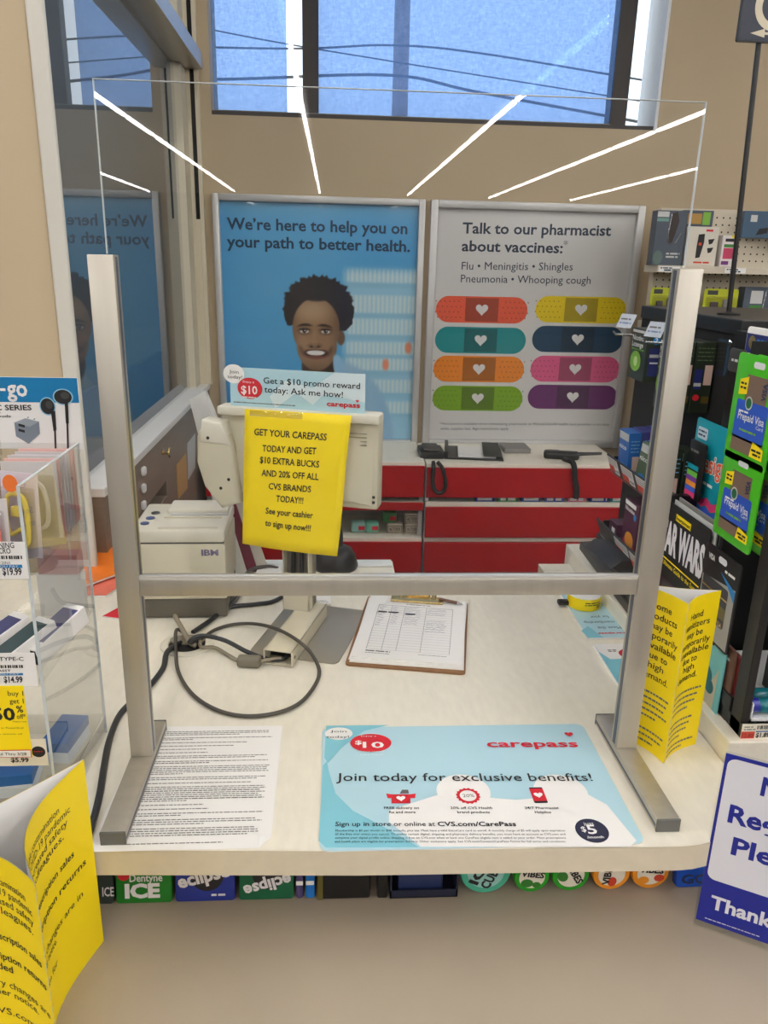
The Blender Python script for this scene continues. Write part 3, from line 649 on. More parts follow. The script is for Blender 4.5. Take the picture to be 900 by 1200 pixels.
b.text('just', (x - 0.007, y + 0.010), (x + 0.006, y + 0.010), 0.005, white, 0.0026); b.text('$', (x - 0.013, y - 0.002), (x - 0.007, y - 0.002), 0.009, white, 0.0026, 0.01)
b.text('5', (x - 0.006, y - 0.006), (x + 0.006, y - 0.006), 0.0155, white, 0.0026, 0.02); b.text('/month', (x - 0.010, y - 0.014), (x + 0.011, y - 0.014), 0.004, white, 0.0026, 0.02)
b.obj('printed_mat', t)

# clipboard
a, c1 = PZ(429, 700, Zc), PZ(548, 792, Zc); ctr = (a + c1) / 2
t = thing('clipboard', 'brown clipboard holding a stack of ruled forms on the counter', 'clipboard', (ctr.x, ctr.y, Zc), R(-10.3))
MB().prism(rrect(-0.104, -0.147, 0.104, 0.147, 0.008), 0.0002, 0.004, M('hardboard', (134, 96, 62), 0.6, 0, 0.12, 60)).obj('board', t)
for k in range(4):
    b = MB(Matrix.Rotation(R((0.6, -0.8, 0.3, 0)[k]), 4, 'Z')); b.box(-0.099 + 0.001 * k, 0.100, -0.138 + 0.003 * k, 0.138, 0.0042 + 0.0016 * k, 0.0055 + 0.0016 * k, white); b.obj('paper_sheet', t)
zt = 0.0112; b = MB(); lc = M('form_line', (150, 148, 152), 0.6); pen_b = M('blue_pen', (74, 70, 130), 0.6)
fx = [-0.074, -0.047, -0.021, 0.022, 0.074]
for x in fx: b.quad(x, -0.098, x + 0.0008, 0.092, zt, lc)
for k in range(19): y = -0.098 + k * 0.0105; b.quad(-0.074, y, 0.0748, y + 0.0005, zt, lc)
b.quad(-0.074, 0.0915, 0.0748, 0.0925, zt, lc); b.lines(-0.02, 0.03, 0.100, 0.0025, ink_soft, zt, 1); b.lines(-0.074, -0.03, -0.106, 0.003, ink, zt, 2); b.lines(-0.074, -0.03, -0.113, 0.0015, ink_soft, zt, 3); b.lines(0.02, 0.07, -0.107, 0.0014, ink_soft, zt, 4)
b.lines(-0.072, -0.026, 0.058, 0.0045, ink, zt, 5, 0.9); b.lines(-0.018, 0.004, 0.055, 0.0045, ink, zt, 6, 0.9)
rnd = random.Random(2)
for col in range(4):
    for k in range((9, 8, 8, 12)[col]):
        y = 0.085 - k * (0.0105 if col < 3 else 0.009); x = fx[col] + 0.003; pth = []
        if col == 3 and k in (4, 5): continue
        while x < fx[col + 1] - 0.004 - rnd.random() * 0.012: pth.append((x, y + rnd.uniform(-0.0022, 0.0028), zt + 0.0003)); x += 0.0022
        if len(pth) > 2: b.tube(pth, 0.00024, pen_b if (col + k) % 3 else ink_soft, 3)
b.obj('print', t)
cl = MB(); cl.prism(rrect(-0.053, 0.112, 0.053, 0.140, 0.004), 0.0125, 0.0145, gold, 0.0008); cl.tube([(-0.053, 0.112, 0.0135), (0.053, 0.112, 0.0135)], 0.0022, gold, 8); cl.prism(rrect(-0.026, 0.136, 0.026, 0.156, 0.006), 0.012, 0.020, gold, 0.003)
for sg in (-1, 1): cl.lathe([(0.005, 0.004), (0.005, 0.022), (0.002, 0.024)], steel, 12, Matrix.Translation((sg * 0.034, 0.141, 0)))
cl.obj('clip', t, smooth=40)
pn = MB(); pn.tube([(0.045, 0.126, 0.017), (0.082, 0.118, 0.0150)], 0.0035, M('brown_pen', (96, 62, 44), 0.35), 8); pn.tube([(0.082, 0.118, 0.0150), (0.094, 0.1155, 0.0142)], [0.0032, 0.001], steel, 8)
tag(pn.obj('ballpoint_pen', loc=t.location, rot=t.rotation_euler[:], smooth=50), 'brown ballpoint pen tucked under the clipboard clip', 'pen')

# leaflets lying on the right of the counter
t, fn = flatthing('leaflet_pad', 'pale blue leaflet turned upside down near the rack foot', 'leaflet', 689, 750)
c = [(0, 0), (0.105, 0.0), (0.088, 0.21), (-0.012, 0.21)]; d0 = fn(657, 699)
c = [(0, 0), (0.11, 0.002), (d0[0] + 0.11, d0[1]), d0]
b = MB(); b.prism(c, 0.0003, 0.004, white); b.flat(c, 0.0043, ltblue); b.flat([c[0], (0.03, 0.0), (0.015, 0.05), (-0.004, 0.03)], 0.0045, mdblue)
b.text('carepass', (0.078, 0.022), (0.025, 0.020), 0.007, redp, 0.0048, 0.03)
for k, s in enumerate(('Meet the', 'membership', 'for your')): b.text(s, (0.078 - 0.004 * k, 0.048 + 0.024 * k), (0.012 + (0.02 if k != 1 else 0), 0.046 + 0.024 * k), 0.011, tt, 0.0048)
b.obj('leaflet', t)
t, fn = flatthing('leaflet_pad', 'pad of blue leaflets with a red circle beside the right post', 'leaflet', 695, 759)
d0 = fn(727, 811); b = MB(); c = [d0, (d0[0] + 0.105, d0[1]), (0.105, 0.0), (0, 0)]
b.prism(c, 0.0003, 0.007, white); b.flat(c, 0.0073, mdblue); b.flat([(0, 0), (0.105, 0), (0.104, -0.052), (0.012, -0.058), (-0.0, -0.03)], 0.0076, white)
b.flat(disc(0.055, -0.040, 0.021, 0.019), 0.0079, redp); b.text('$10', (0.042, -0.046), (0.066, -0.046), 0.012, white, 0.0082, 0.02)
b.lines(0.018, 0.034, -0.026, 0.003, ink_soft, 0.0079, 3); b.lines(0.018, 0.034, -0.031, 0.003, ink_soft, 0.0079, 4); b.lines(0.05, 0.09, -0.075, 0.003, tt, 0.0079, 5); b.lines(0.05, 0.09, -0.084, 0.003, tt, 0.0079, 6)
b.obj('leaflet', t)
p = PZ(689, 716, Zc + 0.005)
t = thing('label_roll', 'roll of yellow price labels standing on the blue leaflet', 'label roll', (p.x, p.y + 0.03, Zc + 0.0052))
MB().lathe([(0.033, 0), (0.0335, 0.001), (0.0335, 0.024), (0.0335, 0.025)], yellow, 36).obj('roll', t, smooth=40)
MB().lathe([(0.033, 0.0248), (0.033, 0.0265), (0.012, 0.0265)], white, 36).obj('paper_top', t, smooth=40)
b = MB(); b.lines(-0.02, 0.02, 0.010, 0.002, ink, 0, 1); b.lines(-0.02, 0.015, 0.0145, 0.002, ink, 0, 2); b.text('50', (0.006, 0.003), (0.018, 0.003), 0.006, ink, 0, 0.03)
b.warp(lambda v: (0.0339 * math.sin(v.x / 0.0339 + 0.35), -0.0339 * math.cos(v.x / 0.0339 + 0.35), v.y + 0.002)); b.obj('print', t)
b = MB(Matrix.Translation((-0.042, 0.002, 0))); b.box(-0.012, 0.012, -0.008, 0.008, 0.0, 0.010, black, 0.003)
tag(b.obj('marker_cap', loc=t.location, smooth=40), 'small black cap beside the yellow label roll', 'cap')
# ============================================================ RECEIPT PRINTER
p0, p1 = PZ(160, 726, Zc), PZ(267, 727, Zc); PYF = 0.467
t = thing('receipt_printer', 'beige receipt printer standing on the counter behind the left post', 'printer', ((p0.x + p1.x) / 2, PYF, Zc), R(1))
hw = (p1.x - p0.x) / 2; zt = PY(165, 622, PYF).z - Zc; zs = PY(200, 637, PYF).z - Zc; zb = PY(200, 703, PYF).z - Zc
MB().box(-hw + 0.004, hw - 0.002, 0.004, 0.17, 0.002, zb, M('printer_base_grey', (92, 87, 76), 0.5), 0.004).obj('base', t, smooth=40)  # dark grey plastic base below the beige body
b = MB(); b.box(-hw, hw, 0, 0.175, zb, zs - 0.0012, beige_pl, 0.005); b.box(-hw + 0.003, hw - 0.003, 0.003, 0.172, zs - 0.0014, zs + 0.0006, dgrey); b.obj('body', t, smooth=40)
ld = MB(); ld.box(-hw, hw, 0, 0.175, zs, zt, beige_lt, 0.006); ld.box(-hw + 0.052, hw - 0.004, 0.098, 0.168, zt, zt + 0.010, beige_lt, 0.005); ld.box(-hw + 0.06, hw - 0.004, 0.090, 0.098, zt, zt + 0.004, lgrey, 0.001)
ld.box(-hw + 0.050, hw - 0.014, 0.012, 0.016, zt - 0.0005, zt + 0.0022, beige_pl, 0.0005); ld.box(-hw + 0.050, hw - 0.014, 0.074, 0.078, zt - 0.0005, zt + 0.0028, beige_pl, 0.001)
lo = ld.obj('lid', t, smooth=40)
for k in range(3):
    MB(Matrix.Translation((-hw + 0.020 + 0.004 * k, 0.042 + 0.032 * k, zt))).lathe([(0.0085, -0.001), (0.0085, 0.002), (0.006, 0.003)], M('button_blue', (70, 84, 128), 0.4) if k < 2 else dgrey, 14).obj('button', lo, smooth=40)
l2 = MB(Matrix.Translation((0, -0.0003, 0)) @ Matrix.Rotation(PI / 2, 4, 'X')); q0 = PY(236, 651, PYF); q1 = PY(256, 651, PYF)
l2.text('IBM', (q0.x - t.location.x, q0.z - Zc), (q1.x - t.location.x, q1.z - Zc), 0.0115, M('logo_violet', (120, 112, 140), 0.4), 0.0005, 0.035); l2.obj('logo', t)

# ============================================================ CUSTOMER-FACING MONITOR
RZ = R(-16); ctr = PY(350, 545, 0.44)
t = thing('till_monitor', 'aged beige till monitor seen from behind on its stand', 'monitor', (ctr.x, 0.44, Zc), RZ)
e1 = Vector((math.cos(RZ), math.sin(RZ), 0)); e2 = Vector((-math.sin(RZ), math.cos(RZ), 0))
def ML(u, v, off=0.0):
    # a point on the plane of the monitor back moved towards the viewer by off, in the monitor's own axes
    d = ray(u, v); o = Vector((ctr.x, 0.44, Zc)) - e2 * off; k = (o - CAM).dot(e2) / d.dot(e2); q = CAM + d * k - Vector((ctr.x, 0.44, Zc))
    return Vector((q.dot(e1), q.dot(e2), q.z))
x0 = ML(256, 480).x; x1 = ML(439, 490).x; zt = ML(350, 483).z; zb = ML(446, 604).z + 0.006
b = MB(); b.box(x0 - 0.004, x1 + 0.004, 0.020, 0.058, zb - 0.004, zt, beige_pl, 0.005); b.box(x0 - 0.004, x1 + 0.008, 0.0, 0.040, zt - 0.014, zt + 0.002, beige_lt, 0.004)
bm = bmesh.new(); r0 = [(x0 + 0.002, 0.022, zt - 0.014), (x1 - 0.002, 0.022, zt - 0.014), (x1 - 0.002, 0.022, zb + 0.002), (x0 + 0.002, 0.022, zb + 0.002)]
r1 = [(x0 + 0.040, 0.004, zt - 0.060), (x1 - 0.040, 0.004, zt - 0.060), (x1 - 0.040, 0.004, zb + 0.014), (x0 + 0.040, 0.004, zb + 0.014)]
b.raw(r0 + r1, [(4, 5, 6, 7)[::-1], (0, 1, 5, 4)[::-1], (1, 2, 6, 5)[::-1], (2, 3, 7, 6)[::-1], (3, 0, 4, 7)[::-1]], beige_pl); bm.free()
for k in range(4): b.box(x1 - 0.075, x1 - 0.016, 0.010, 0.013, zt - 0.034 - 0.007 * k, zt - 0.0325 - 0.007 * k, M('vent_shadow', (150, 143, 124), 0.6))
b.box(x1 - 0.006, x1 - 0.001, 0.018, 0.022, zb + 0.008, zb + 0.013, dgrey, 0.001); b.box(x1 - 0.006, x1 - 0.001, 0.018, 0.022, zb + 0.018, zb + 0.023, dgrey, 0.001)
b.obj('housing', t, smooth=35)
MB().box(x0 + 0.012, x1 - 0.012, 0.0585, 0.0595, zb + 0.012, zt - 0.014, M('dark_screen', (18, 20, 24), 0.12)).obj('screen', t)
# card reader on the left edge
pts = [ML(u, v).xz for u, v in ((241, 494), (263, 496), (273, 521), (284, 588), (262, 594), (242, 568), (233, 540), (233, 510))]
T2 = Matrix(((1, 0, 0, 0), (0, 0, -1, 0), (0, 1, 0, 0), (0, 0, 0, 1)))
b = MB(T2); b.prism([(p[0], p[1]) for p in pts], -0.03, 0.012, beige_pl, 0.007); b.prism([(p[0], p[1]) for p in [ML(u, v).xz for u, v in ((240, 490), (263, 494), (272, 520), (238, 516))]], -0.025, 0.016, beige_lt, 0.004)
cr = b.obj('card_reader', t, smooth=50)
b = MB(T2); 
for u, v in ((248, 511), (271, 560), (262, 570)): q = ML(u, v); b.prism(disc(q.x, q.z, 0.003, n=12), 0.0155 if v < 520 else 0.0115, 0.0172 if v < 520 else 0.0128, ink)
b.obj('screw_hole', cr)
pts = [ML(u, v, -0.10).xz for u, v in ((221, 468), (239, 458), (253, 492), (244, 516), (234, 520))]
b = MB(T2); b.prism([(p[0], p[1]) for p in pts], -0.115, -0.10, lgrey, 0.003); b.obj('side_display', t, smooth=40)
# stand: column, foot channel and base plate
cx0 = ML(328, 700).x; cx1 = ML(366, 700).x; W2 = 0.026; cx = (cx0 + cx1) / 2
b = MB(); b.box(cx - W2, cx - W2 + 0.002, 0.0, 0.045, 0.03, 0.30, beige_pl); b.box(cx + W2 - 0.002, cx + W2, 0.0, 0.045, 0.03, 0.30, beige_pl)
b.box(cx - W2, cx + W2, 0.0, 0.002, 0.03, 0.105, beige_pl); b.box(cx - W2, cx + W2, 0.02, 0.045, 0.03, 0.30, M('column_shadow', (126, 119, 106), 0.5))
for dx in (-0.008, 0.008): b.prism(disc(cx + dx, 0.100, 0.005, 0.006, n=12), -0.0005, 0.0004, ink, T=Matrix(((1, 0, 0, 0), (0, 0, 1, 0), (0, 1, 0, 0), (0, 0, 0, 1))))
for dx in (-0.009, 0.008): b.tube([(cx + dx, 0.012, 0.09), (cx + dx * 0.7, 0.012, 0.25)], 0.0045, black, 8)
b.obj('column', t, smooth=40)
q0 = PZ(309, 779, Zc) - Vector((ctr.x, 0.44, Zc)); fy = q0.dot(e2); fx = q0.dot(e1) + W2
b = MB(Matrix.Translation((fx, 0, 0))); hgt = 0.030
b.box(-W2, W2, fy, 0.045, hgt - 0.002, hgt, beige_pl, 0.0006); b.box(-W2, -W2 + 0.002, fy, 0.045, 0.003, hgt, beige_pl); b.box(W2 - 0.002, W2, fy, 0.045, 0.003, hgt, beige_pl); b.box(-W2, W2, fy, 0.045, 0.0025, 0.0045, beige_pl)
b.box(-W2 + 0.002, W2 - 0.002, fy + 0.03, fy + 0.032, 0.004, hgt - 0.002, blackm); b.lathe([(0.003, 0), (0.003, 0.0012)], steel, 10, Matrix.Translation((W2, fy + 0.012, 0.016)) @ Matrix.Rotation(PI / 2, 4, 'Y'))
b.obj('foot_channel', t, smooth=40)
q = [PZ(u, v, Zc) - Vector((ctr.x, 0.44, Zc)) for u, v in ((290, 767), (400, 779), (424, 716))]
xa, xb, ya, yb = q[0].dot(e1), q[1].dot(e1) - 0.006, (q[0].dot(e2) + q[1].dot(e2)) / 2, q[2].dot(e2)
MB().prism(rrect(xa, ya, xb, yb, 0.014), 0.0002, 0.0025, M('grey_base_plate', (158, 152, 138), 0.35, 0.4), 0.0006).obj('base_plate', t, smooth=40)
# promo card on top of the monitor
A, B_, C_, D_ = [ML(u, v, -0.012) for u, v in ((273, 475), (425, 483), (425, 438), (265, 430))]
zc = (A.z + B_.z) / 2; t2 = thing('promo_card', 'light blue promotion card standing on top of the till monitor', 'card', tuple(t.location + Matrix.Rotation(RZ, 3, 'Z') @ Vector(((A.x + B_.x) / 2, 0.012, zt + 0.0022))), (PI / 2, 0, RZ))
w2 = (B_.x - A.x) / 2 + 0.004; h = (C_.z + D_.z) / 2 - zc; lo = zt + 0.0022 - zc
fnc = lambda u, v: ((ML(u, v, -0.012).x - (A.x + B_.x) / 2), ML(u, v, -0.012).z - zc - lo)
b = MB(); b.box(-w2, w2, 0, h - lo, -0.001, 0.0, ltblue); b.flat([(-0.04, 0), (0.0, 0.03), (0.03, 0.01), (0.05, 0.03), (w2, 0.02), (w2, h - lo), (0.07, h - lo), (0.03, 0.04), (-0.02, 0.05), (-0.05, 0.02)], 0.0003, M('pale_blue_print', (212, 228, 234), 0.5))
b.flat(disc(*fnc(274, 438), 0.020, 0.017), 0.0006, white); b.flat(disc(*fnc(293, 455), 0.0235, 0.019), 0.0009, redp)
b.text('Join', fnc(269, 437), fnc(280, 438), 0.006, ink, 0.0011); b.text('today!', fnc(267, 443), fnc(284, 444), 0.006, ink, 0.0011)
b.text('Enjoy a', fnc(285, 448), fnc(298, 449), 0.0035, white, 0.0012); b.text('$10', fnc(283, 461), fnc(302, 462), 0.014, white, 0.0012, 0.02); b.lines(*[fnc(284, 466)[0], fnc(301, 466)[0]], fnc(290, 466)[1], 0.002, white, 0.0012, 2)
b.text('Get a $10 promo reward', fnc(309, 449), fnc(422, 456), 0.0105, ink, 0.0009, 0.004); b.text('today: Ask me how!', fnc(310, 459.5), fnc(402, 466), 0.0105, ink, 0.0009, 0.004)
b.text('carepass', fnc(383, 475.5), fnc(422, 478), 0.0085, redp, 0.0009, 0.03); b.flat(heart(*fnc(419, 470), 0.003), 0.0009, redp); b.lines(fnc(274, 472)[0], fnc(350, 475)[0], fnc(300, 473)[1], 0.0016, ink_soft, 0.0009, 8, 0.95)
b.obj('card', t2)
# yellow notice
base = t.location.copy()
def NW(u, v, off): return base + Matrix.Rotation(RZ, 3, 'Z') @ ML(u, v, off)
TL, TR, BR, BL = NW(287, 479, 0.014), NW(412, 487, 0.014), NW(395, 652, 0.008), NW(284, 637, 0.008)
nrm = -e2
def bil(s, q, z):
    p = TL * (1 - s) * q + TR * s * q + BR * s * (1 - q) + BL * (1 - s) * (1 - q)
    return p + nrm * (z + 0.006 * math.sin(PI * s) * (1 - q) - 0.004 * math.sin(2 * PI * q) * s)
t = thing('paper_notice', 'yellow paper notice hanging from the back of the till monitor', 'notice', tuple((BL + BR) / 2)); o0 = Vector(t.location)
b = MB(); b.grid(0, 0, 1, 1, 0, 12, 14, yellow)
for k, (s, u0, u1, v, v1) in enumerate((('GET YOUR CAREPASS', 298.5, 384, 508, 514), ('TODAY AND GET', 308.5, 372, 526.5, 529.5), ('$10 EXTRA BUCKS', 305.5, 375.5, 539.5, 544.5), ('AND 20% OFF ALL', 307.5, 374.5, 554.5, 559), ('CVS BRANDS', 316, 365.5, 570, 573.5), ('TODAY!!!', 325, 356.5, 584.5, 587), ('See your cashier', 312.5, 367.5, 599, 604.5), ('to sign up now!!!', 312, 365, 613.5, 620))):
    def st(u, v):
        q = 1 - (v - (479 + (u - 287) * 0.064)) / (158 + (u - 287) * 0.06); le = 287 + (284 - 287) * (1 - q); re = 412 + (395 - 412) * (1 - q); return ((u - le) / (re - le), q)
    a, c2 = st(u0, v), st(u1, v1); gl, fc, wd = glyphs(s, 0.012); hh = 0.045
    b.raw([(a[0] + (c2[0] - a[0]) * x / wd, a[1] + (c2[1] - a[1]) * x / wd + y / CAPH * hh, 0.0008) for x, y in gl], fc, ink)
b.quad(0.05, 0.955, 0.55, 0.995, 0.0010, smoky)
b.warp(lambda v: bil(v.x, v.y, v.z) - o0); bo = b.obj('sheet', t, smooth=60)
sd = bo.modifiers.new('thickness', 'SOLIDIFY'); sd.thickness = 0.0004; sd.offset = -1
# leaning bags and dividers between printer and monitor
g = 'leaning slats behind the printer'
for k, (c, lb) in enumerate((((238, 236, 230), 'white slat leaning behind the printer, nearest it'), ((120, 40, 60), 'maroon slat leaning between two white ones'), ((226, 220, 206), 'cream slat leaning beside the yellow notice'))):
    a0 = PY(258 + 10 * k, 600, 0.70); a1 = PY(283 + 12 * k, 662, 0.70); dx = 0.012
    b = MB(Matrix(((1, 0, 0, 0), (0, 0, -1, 0.70 + 0.012 * k), (0, 1, 0, 0), (0, 0, 0, 1))))
    b.prism([(a1.x - dx, Zc + 0.001), (a1.x + dx, Zc + 0.001), (a0.x + dx - 0.01, a0.z + 0.06), (a0.x - dx - 0.01, a0.z + 0.06)], -0.003, 0.003, M('slat_%d' % k, c, 0.5))
    tag(b.obj('slat'), lb, 'slat', g)
# black hand scanner and white slips behind the stand
p = PZ(393, 668, Zc)
t = thing('barcode_scanner', 'black scanner base standing behind the monitor stand', 'scanner', (p.x, p.y + 0.02, Zc))
MB().lathe([(0.05, 0), (0.052, 0.006), (0.046, 0.03), (0.036, 0.045), (0.01, 0.05)], black, 28).obj('base', t, smooth=50)
MB().tube(smooth_path([(0.0, 0, 0.03), (0.0, 0.03, 0.08), (-0.03, 0.04, 0.11)], 6), 0.016, black, 10).obj('neck', t, smooth=50)
p = PZ(312, 668, Zc); tag(MB(Matrix.Translation((p.x, p.y - 0.02, Zc))).box(-0.02, 0.035, -0.04, 0.04, 0.0003, 0.006, white, 0.001).obj('paper_slips'), 'small white slips lying behind the crossbar left of the stand', 'paper')
p = PZ(376, 706, Zc); tb = MB(Matrix.Translation((p.x, p.y, Zc))); tb.box(-0.02, 0.02, -0.02, 0.04, 0.003, 0.006, white); sl = tb.obj('paper_slips')
l2 = MB(Matrix.Translation((p.x, p.y, Zc + 0.0062))); l2.lines(-0.016, 0.016, -0.012, 0.002, ink_soft, 0, 1); l2.lines(-0.016, 0.012, -0.006, 0.002, ink_soft, 0, 2); l2.obj('print', sl)
tag(sl, 'white slip with faint print lying right of the monitor stand', 'paper')
p = PZ(262, 662, Zc); q = PZ(462, 664, Zc)
tag(MB().box(p.x, q.x - 0.005, 0.735, 0.772, Zc + 0.0003, Zc + 0.006, white_pl, 0.002).obj('edge_strip'), 'white strip along the back edge of the counter', 'strip')

# ============================================================ CABLES
def cable(name, label, pts, r, mat, par=None):
    b = MB(); b.tube(smooth_path(pts, 8), r, mat, 8); o = b.obj(name, smooth=60); return tag(o, label, 'cable', 'cables on the counter')
zc_ = Zc + 0.0045
def cz(u, v, h=0.0): return PZ(u, v, zc_ + h)
cgrey = M('grey_cable', (72, 68, 62), 0.5); cblack = M('black_cable', (38, 40, 44), 0.45); ctaupe = M('taupe_cable', (140, 130, 112), 0.5)
cable('looped_cable', 'dark grey cable lying in a big loop in front of the monitor stand', [Vector((gx - 0.004, gy + 0.028, Zc + 0.004)), cz(207, 738, 0.012), cz(206, 760, 0.004), cz(209, 787), cz(225, 813), cz(252, 831), cz(285, 839), cz(322, 836), cz(351, 824), cz(369, 803), cz(374, 785), cz(364, 765, 0.014), cz(348, 750, 0.034), cz(324, 737, 0.030), cz(298, 731, 0.008), cz(272, 732), cz(252, 738), cz(238, 747, 0.004), Vector((gx + 0.012, gy + 0.012, Zc + 0.003))], 0.0032, cgrey)
cable('power_cable', 'black cable running from the counter hole down past the left post', [Vector((gx - 0.012, gy + 0.002, Zc + 0.003)), cz(196, 764, 0.006), cz(191, 783), cz(176, 803), cz(155, 822), cz(139, 840), cz(128, 868), cz(122, 898), cz(117, 930), cz(109, 962), cz(98, 990), Vector((-0.385, -0.175, Zc + 0.002)), Vector((-0.40, -0.178, Zc - 0.06)), Vector((-0.41, -0.12, Zl + 0.004))], 0.0048, cblack)
cable('data_cable', 'black cable arching from the counter hole into the monitor foot', [Vector((gx + 0.016, gy + 0.004, Zc + 0.003)), cz(222, 752, 0.02), cz(235, 745, 0.03), cz(262, 750, 0.022), cz(290, 764, 0.012), cz(312, 772, 0.006), cz(330, 772, 0.006), cz(338, 768, 0.008)], 0.0040, cblack)
cable('ferrite_cable', 'taupe cable with a grey lump running to the monitor foot', [Vector((gx + 0.022, gy + 0.010, Zc + 0.003)), cz(236, 758, 0.006), cz(252, 759, 0.002), cz(268, 768), cz(282, 775, 0.003), cz(300, 776, 0.003), cz(314, 773, 0.006), cz(330, 771, 0.008)], 0.0033, ctaupe)
q = cz(292, 776, 0.003); b = MB(Matrix.Translation((q.x, q.y, Zc + 0.0095)) @ Matrix.Rotation(R(-8), 4, 'Z')); b.box(-0.0205, 0.0205, -0.010, 0.010, -0.0092, 0.0092, M('ferrite_grey', (116, 110, 96), 0.45), 0.005, seg=3)
fo = b.obj('ferrite', smooth=50); fo.parent = bpy.data.objects['ferrite_cable']; fo.location = (0, 0, 0)
cable('printer_cable', 'dark cable running from the printer along the back of the counter', [cz(226, 741, 0.002), cz(248, 726, 0.002), cz(268, 712), cz(300, 708), cz(322, 704), cz(345, 690)], 0.0045, cblack)
cable('rear_cable', 'dark cable curving over the counter behind the crossbar', [cz(262, 718, 0), cz(278, 700, 0.004), cz(285, 680, 0.006), cz(294, 668, 0.006), cz(312, 664, 0.004), cz(326, 666, 0.0)], 0.0045, cgrey)
b = MB(); b.tube(smooth_path([cz(205, 722, 0.012), cz(213, 736, 0.012), cz(222, 752, 0.006), cz(230, 757, 0.0)]), 0.0048, ctaupe, 8)
tag(b.obj('plug_cable', smooth=60), 'short taupe plug cable dropping from the printer to the counter hole', 'cable')

# ============================================================ CARDS LEFT OF THE PRINTER
orange = M('orange_print', (246, 124, 34), 0.45, 0, 0.25, 9); pinko = M('pink_orange_print', (236, 122, 100), 0.45, 0, 0.2, 9)
def card_poly(name, label, pix, z, mat, th=0.003, grp=None, border=None):
    P = [PZ(u, v, z) for u, v in pix]; o = P[0]; t = MB(); pts = [((p - o).x, (p - o).y) for p in P]
    t.prism(pts, -th, 0, white); t.flat(pts, 0.0003, mat)
    return tag(t.obj(name, loc=tuple(o)), label, 'card', grp)
g = 'orange cards stacked left of the printer'
c = card_poly('gift_card', 'pink and orange card at the bottom of the leaning stack by the left post', [(100, 698), (124, 698), (150, 680), (146, 664), (100, 678)], Zc + 0.004, pinko, 0.0035, g)
c = card_poly('gift_card', 'orange card on top of the stack by the left post', [(98, 686), (111, 682), (144, 670), (140, 634), (98, 652)], Zc + 0.012, orange, 0.004, g)
c = card_poly('gift_card', 'orange card with yellow corner lying behind the stack', [(106, 650), (142, 636), (138, 628), (106, 640)], Zc + 0.005, M('yellow_orange_print', (250, 190, 40), 0.45), 0.003, g)
card_poly('red_card', 'red triangular corner of a card behind the left post', [(120, 722), (150, 726), (150, 706)], Zc + 0.0025, redp, 0.002)

# ============================================================ YELLOW FOLDED TENTS
def tent(label, loc, plan, ht, sides):
    # plan: closed list of corner points joined by curves that bow inwards; sides: print per face
    t = thing('table_tent', label, 'table tent', loc); n = len(plan); inside = Vector((sum(p[0] for p in plan) / n, sum(p[1] for p in plan) / n))
    for i in range(n):
        a, c = Vector(plan[i][:2]), Vector(plan[(i + 1) % n][:2]); bow = plan[i][2]; L = (c - a).length
        mid = (a + c) / 2; nd = (inside - mid).normalized(); out_n = -nd
        def curve(s):
            p = a + (c - a) * s + nd * (bow * math.sin(PI * s) ** 1.0); return p
        b = MB(); b.grid(0, 0, 1, ht, 0.0003, 14, 1, yellow); b.grid(0, 0, 1, ht, -0.0003, 14, 1, white)
        for (s, x0, x1, y, h, bd) in sides[i]:
            if s is None:
                rnd = random.Random(int(y * 1e5)); x = x0
                while x < x1:
                    wd = rnd.uniform(0.03, 0.09); k0 = x
                    while k0 < min(x + wd, x1): b.quad(k0, y, min(k0 + 0.03, x + wd, x1), y + h, 0.0008, ink_soft); k0 += 0.03
                    x += wd + 0.014
            else:
                gl, fc, wd = glyphs(s, bd); b.raw([(x0 + (x1 - x0) * q / wd, y + r_ / CAPH * h, 0.0008) for q, r_ in gl], fc, ink)
        def wf(v):
            p = curve(v.x); q = curve(min(1, v.x + 0.01)) - curve(max(0, v.x - 0.01)); q.normalize(); nn = Vector((q.y, -q.x))
            if nn.dot(out_n) < 0: nn = -nn
            p = p + nn * v.z; return (p.x, p.y, v.y)
        b.warp(wf); b.obj('panel', t, smooth=60)
    return t
lines_blk = lambda y0, n, dy, h, x0=0.06, x1=0.9: [(None, x0, x1 - (0.25 if k == n - 1 else 0.05 * (k % 3)), y0 - k * dy, h, 0) for k in range(n)]
front = PZ(778, 895, Zc); rt = PZ(815, 872, Zc)
A_, B2 = Vector((0, 0)), Vector((rt.x - front.x, rt.y - front.y)); L_ = Vector((-0.042, 0.072))
ss = [[(s, x0, x1, y, 0.0094, 0.008) for s, x0, x1, y in (('Hand', 0.30, 0.68, 0.214), ('sanitizers', 0.14, 0.86, 0.200), ('may be', 0.24, 0.74, 0.186), ('temporarily', 0.08, 0.92, 0.172), ('unavailable', 0.08, 0.92, 0.159), ('due to', 0.24, 0.70, 0.146), ('high', 0.32, 0.66, 0.133), ('demand.', 0.12, 0.76, 0.119))] + lines_blk(0.098, 4, 0.0095, 0.003) + lines_blk(0.052, 4, 0.009, 0.003, 0.06, 0.8) + lines_blk(0.014, 2, 0.008, 0.003, 0.06, 0.9), [],
      [(s, x0, x1, y, 0.0098, 0.008) for s, x0, x1, y in (('Some', 0.28, 0.66, 0.219), ('products', 0.18, 0.82, 0.204), ('may be', 0.26, 0.74, 0.189), ('temporarily', 0.06, 0.90, 0.174), ('unavailable', 0.06, 0.90, 0.159), ('due to', 0.26, 0.72, 0.144), ('high', 0.34, 0.66, 0.129), ('demand.', 0.20, 0.80, 0.113))] + lines_blk(0.090, 5, 0.0095, 0.003) + lines_blk(0.030, 3, 0.0095, 0.003)]
tent('yellow folded paper tent about sanitizers standing beside the right post', (front.x, front.y, Zc + 0.0003), [(0, 0, 0.008), (B2.x, B2.y, 0.006), (L_.x, L_.y, 0.007)], 0.247, ss)
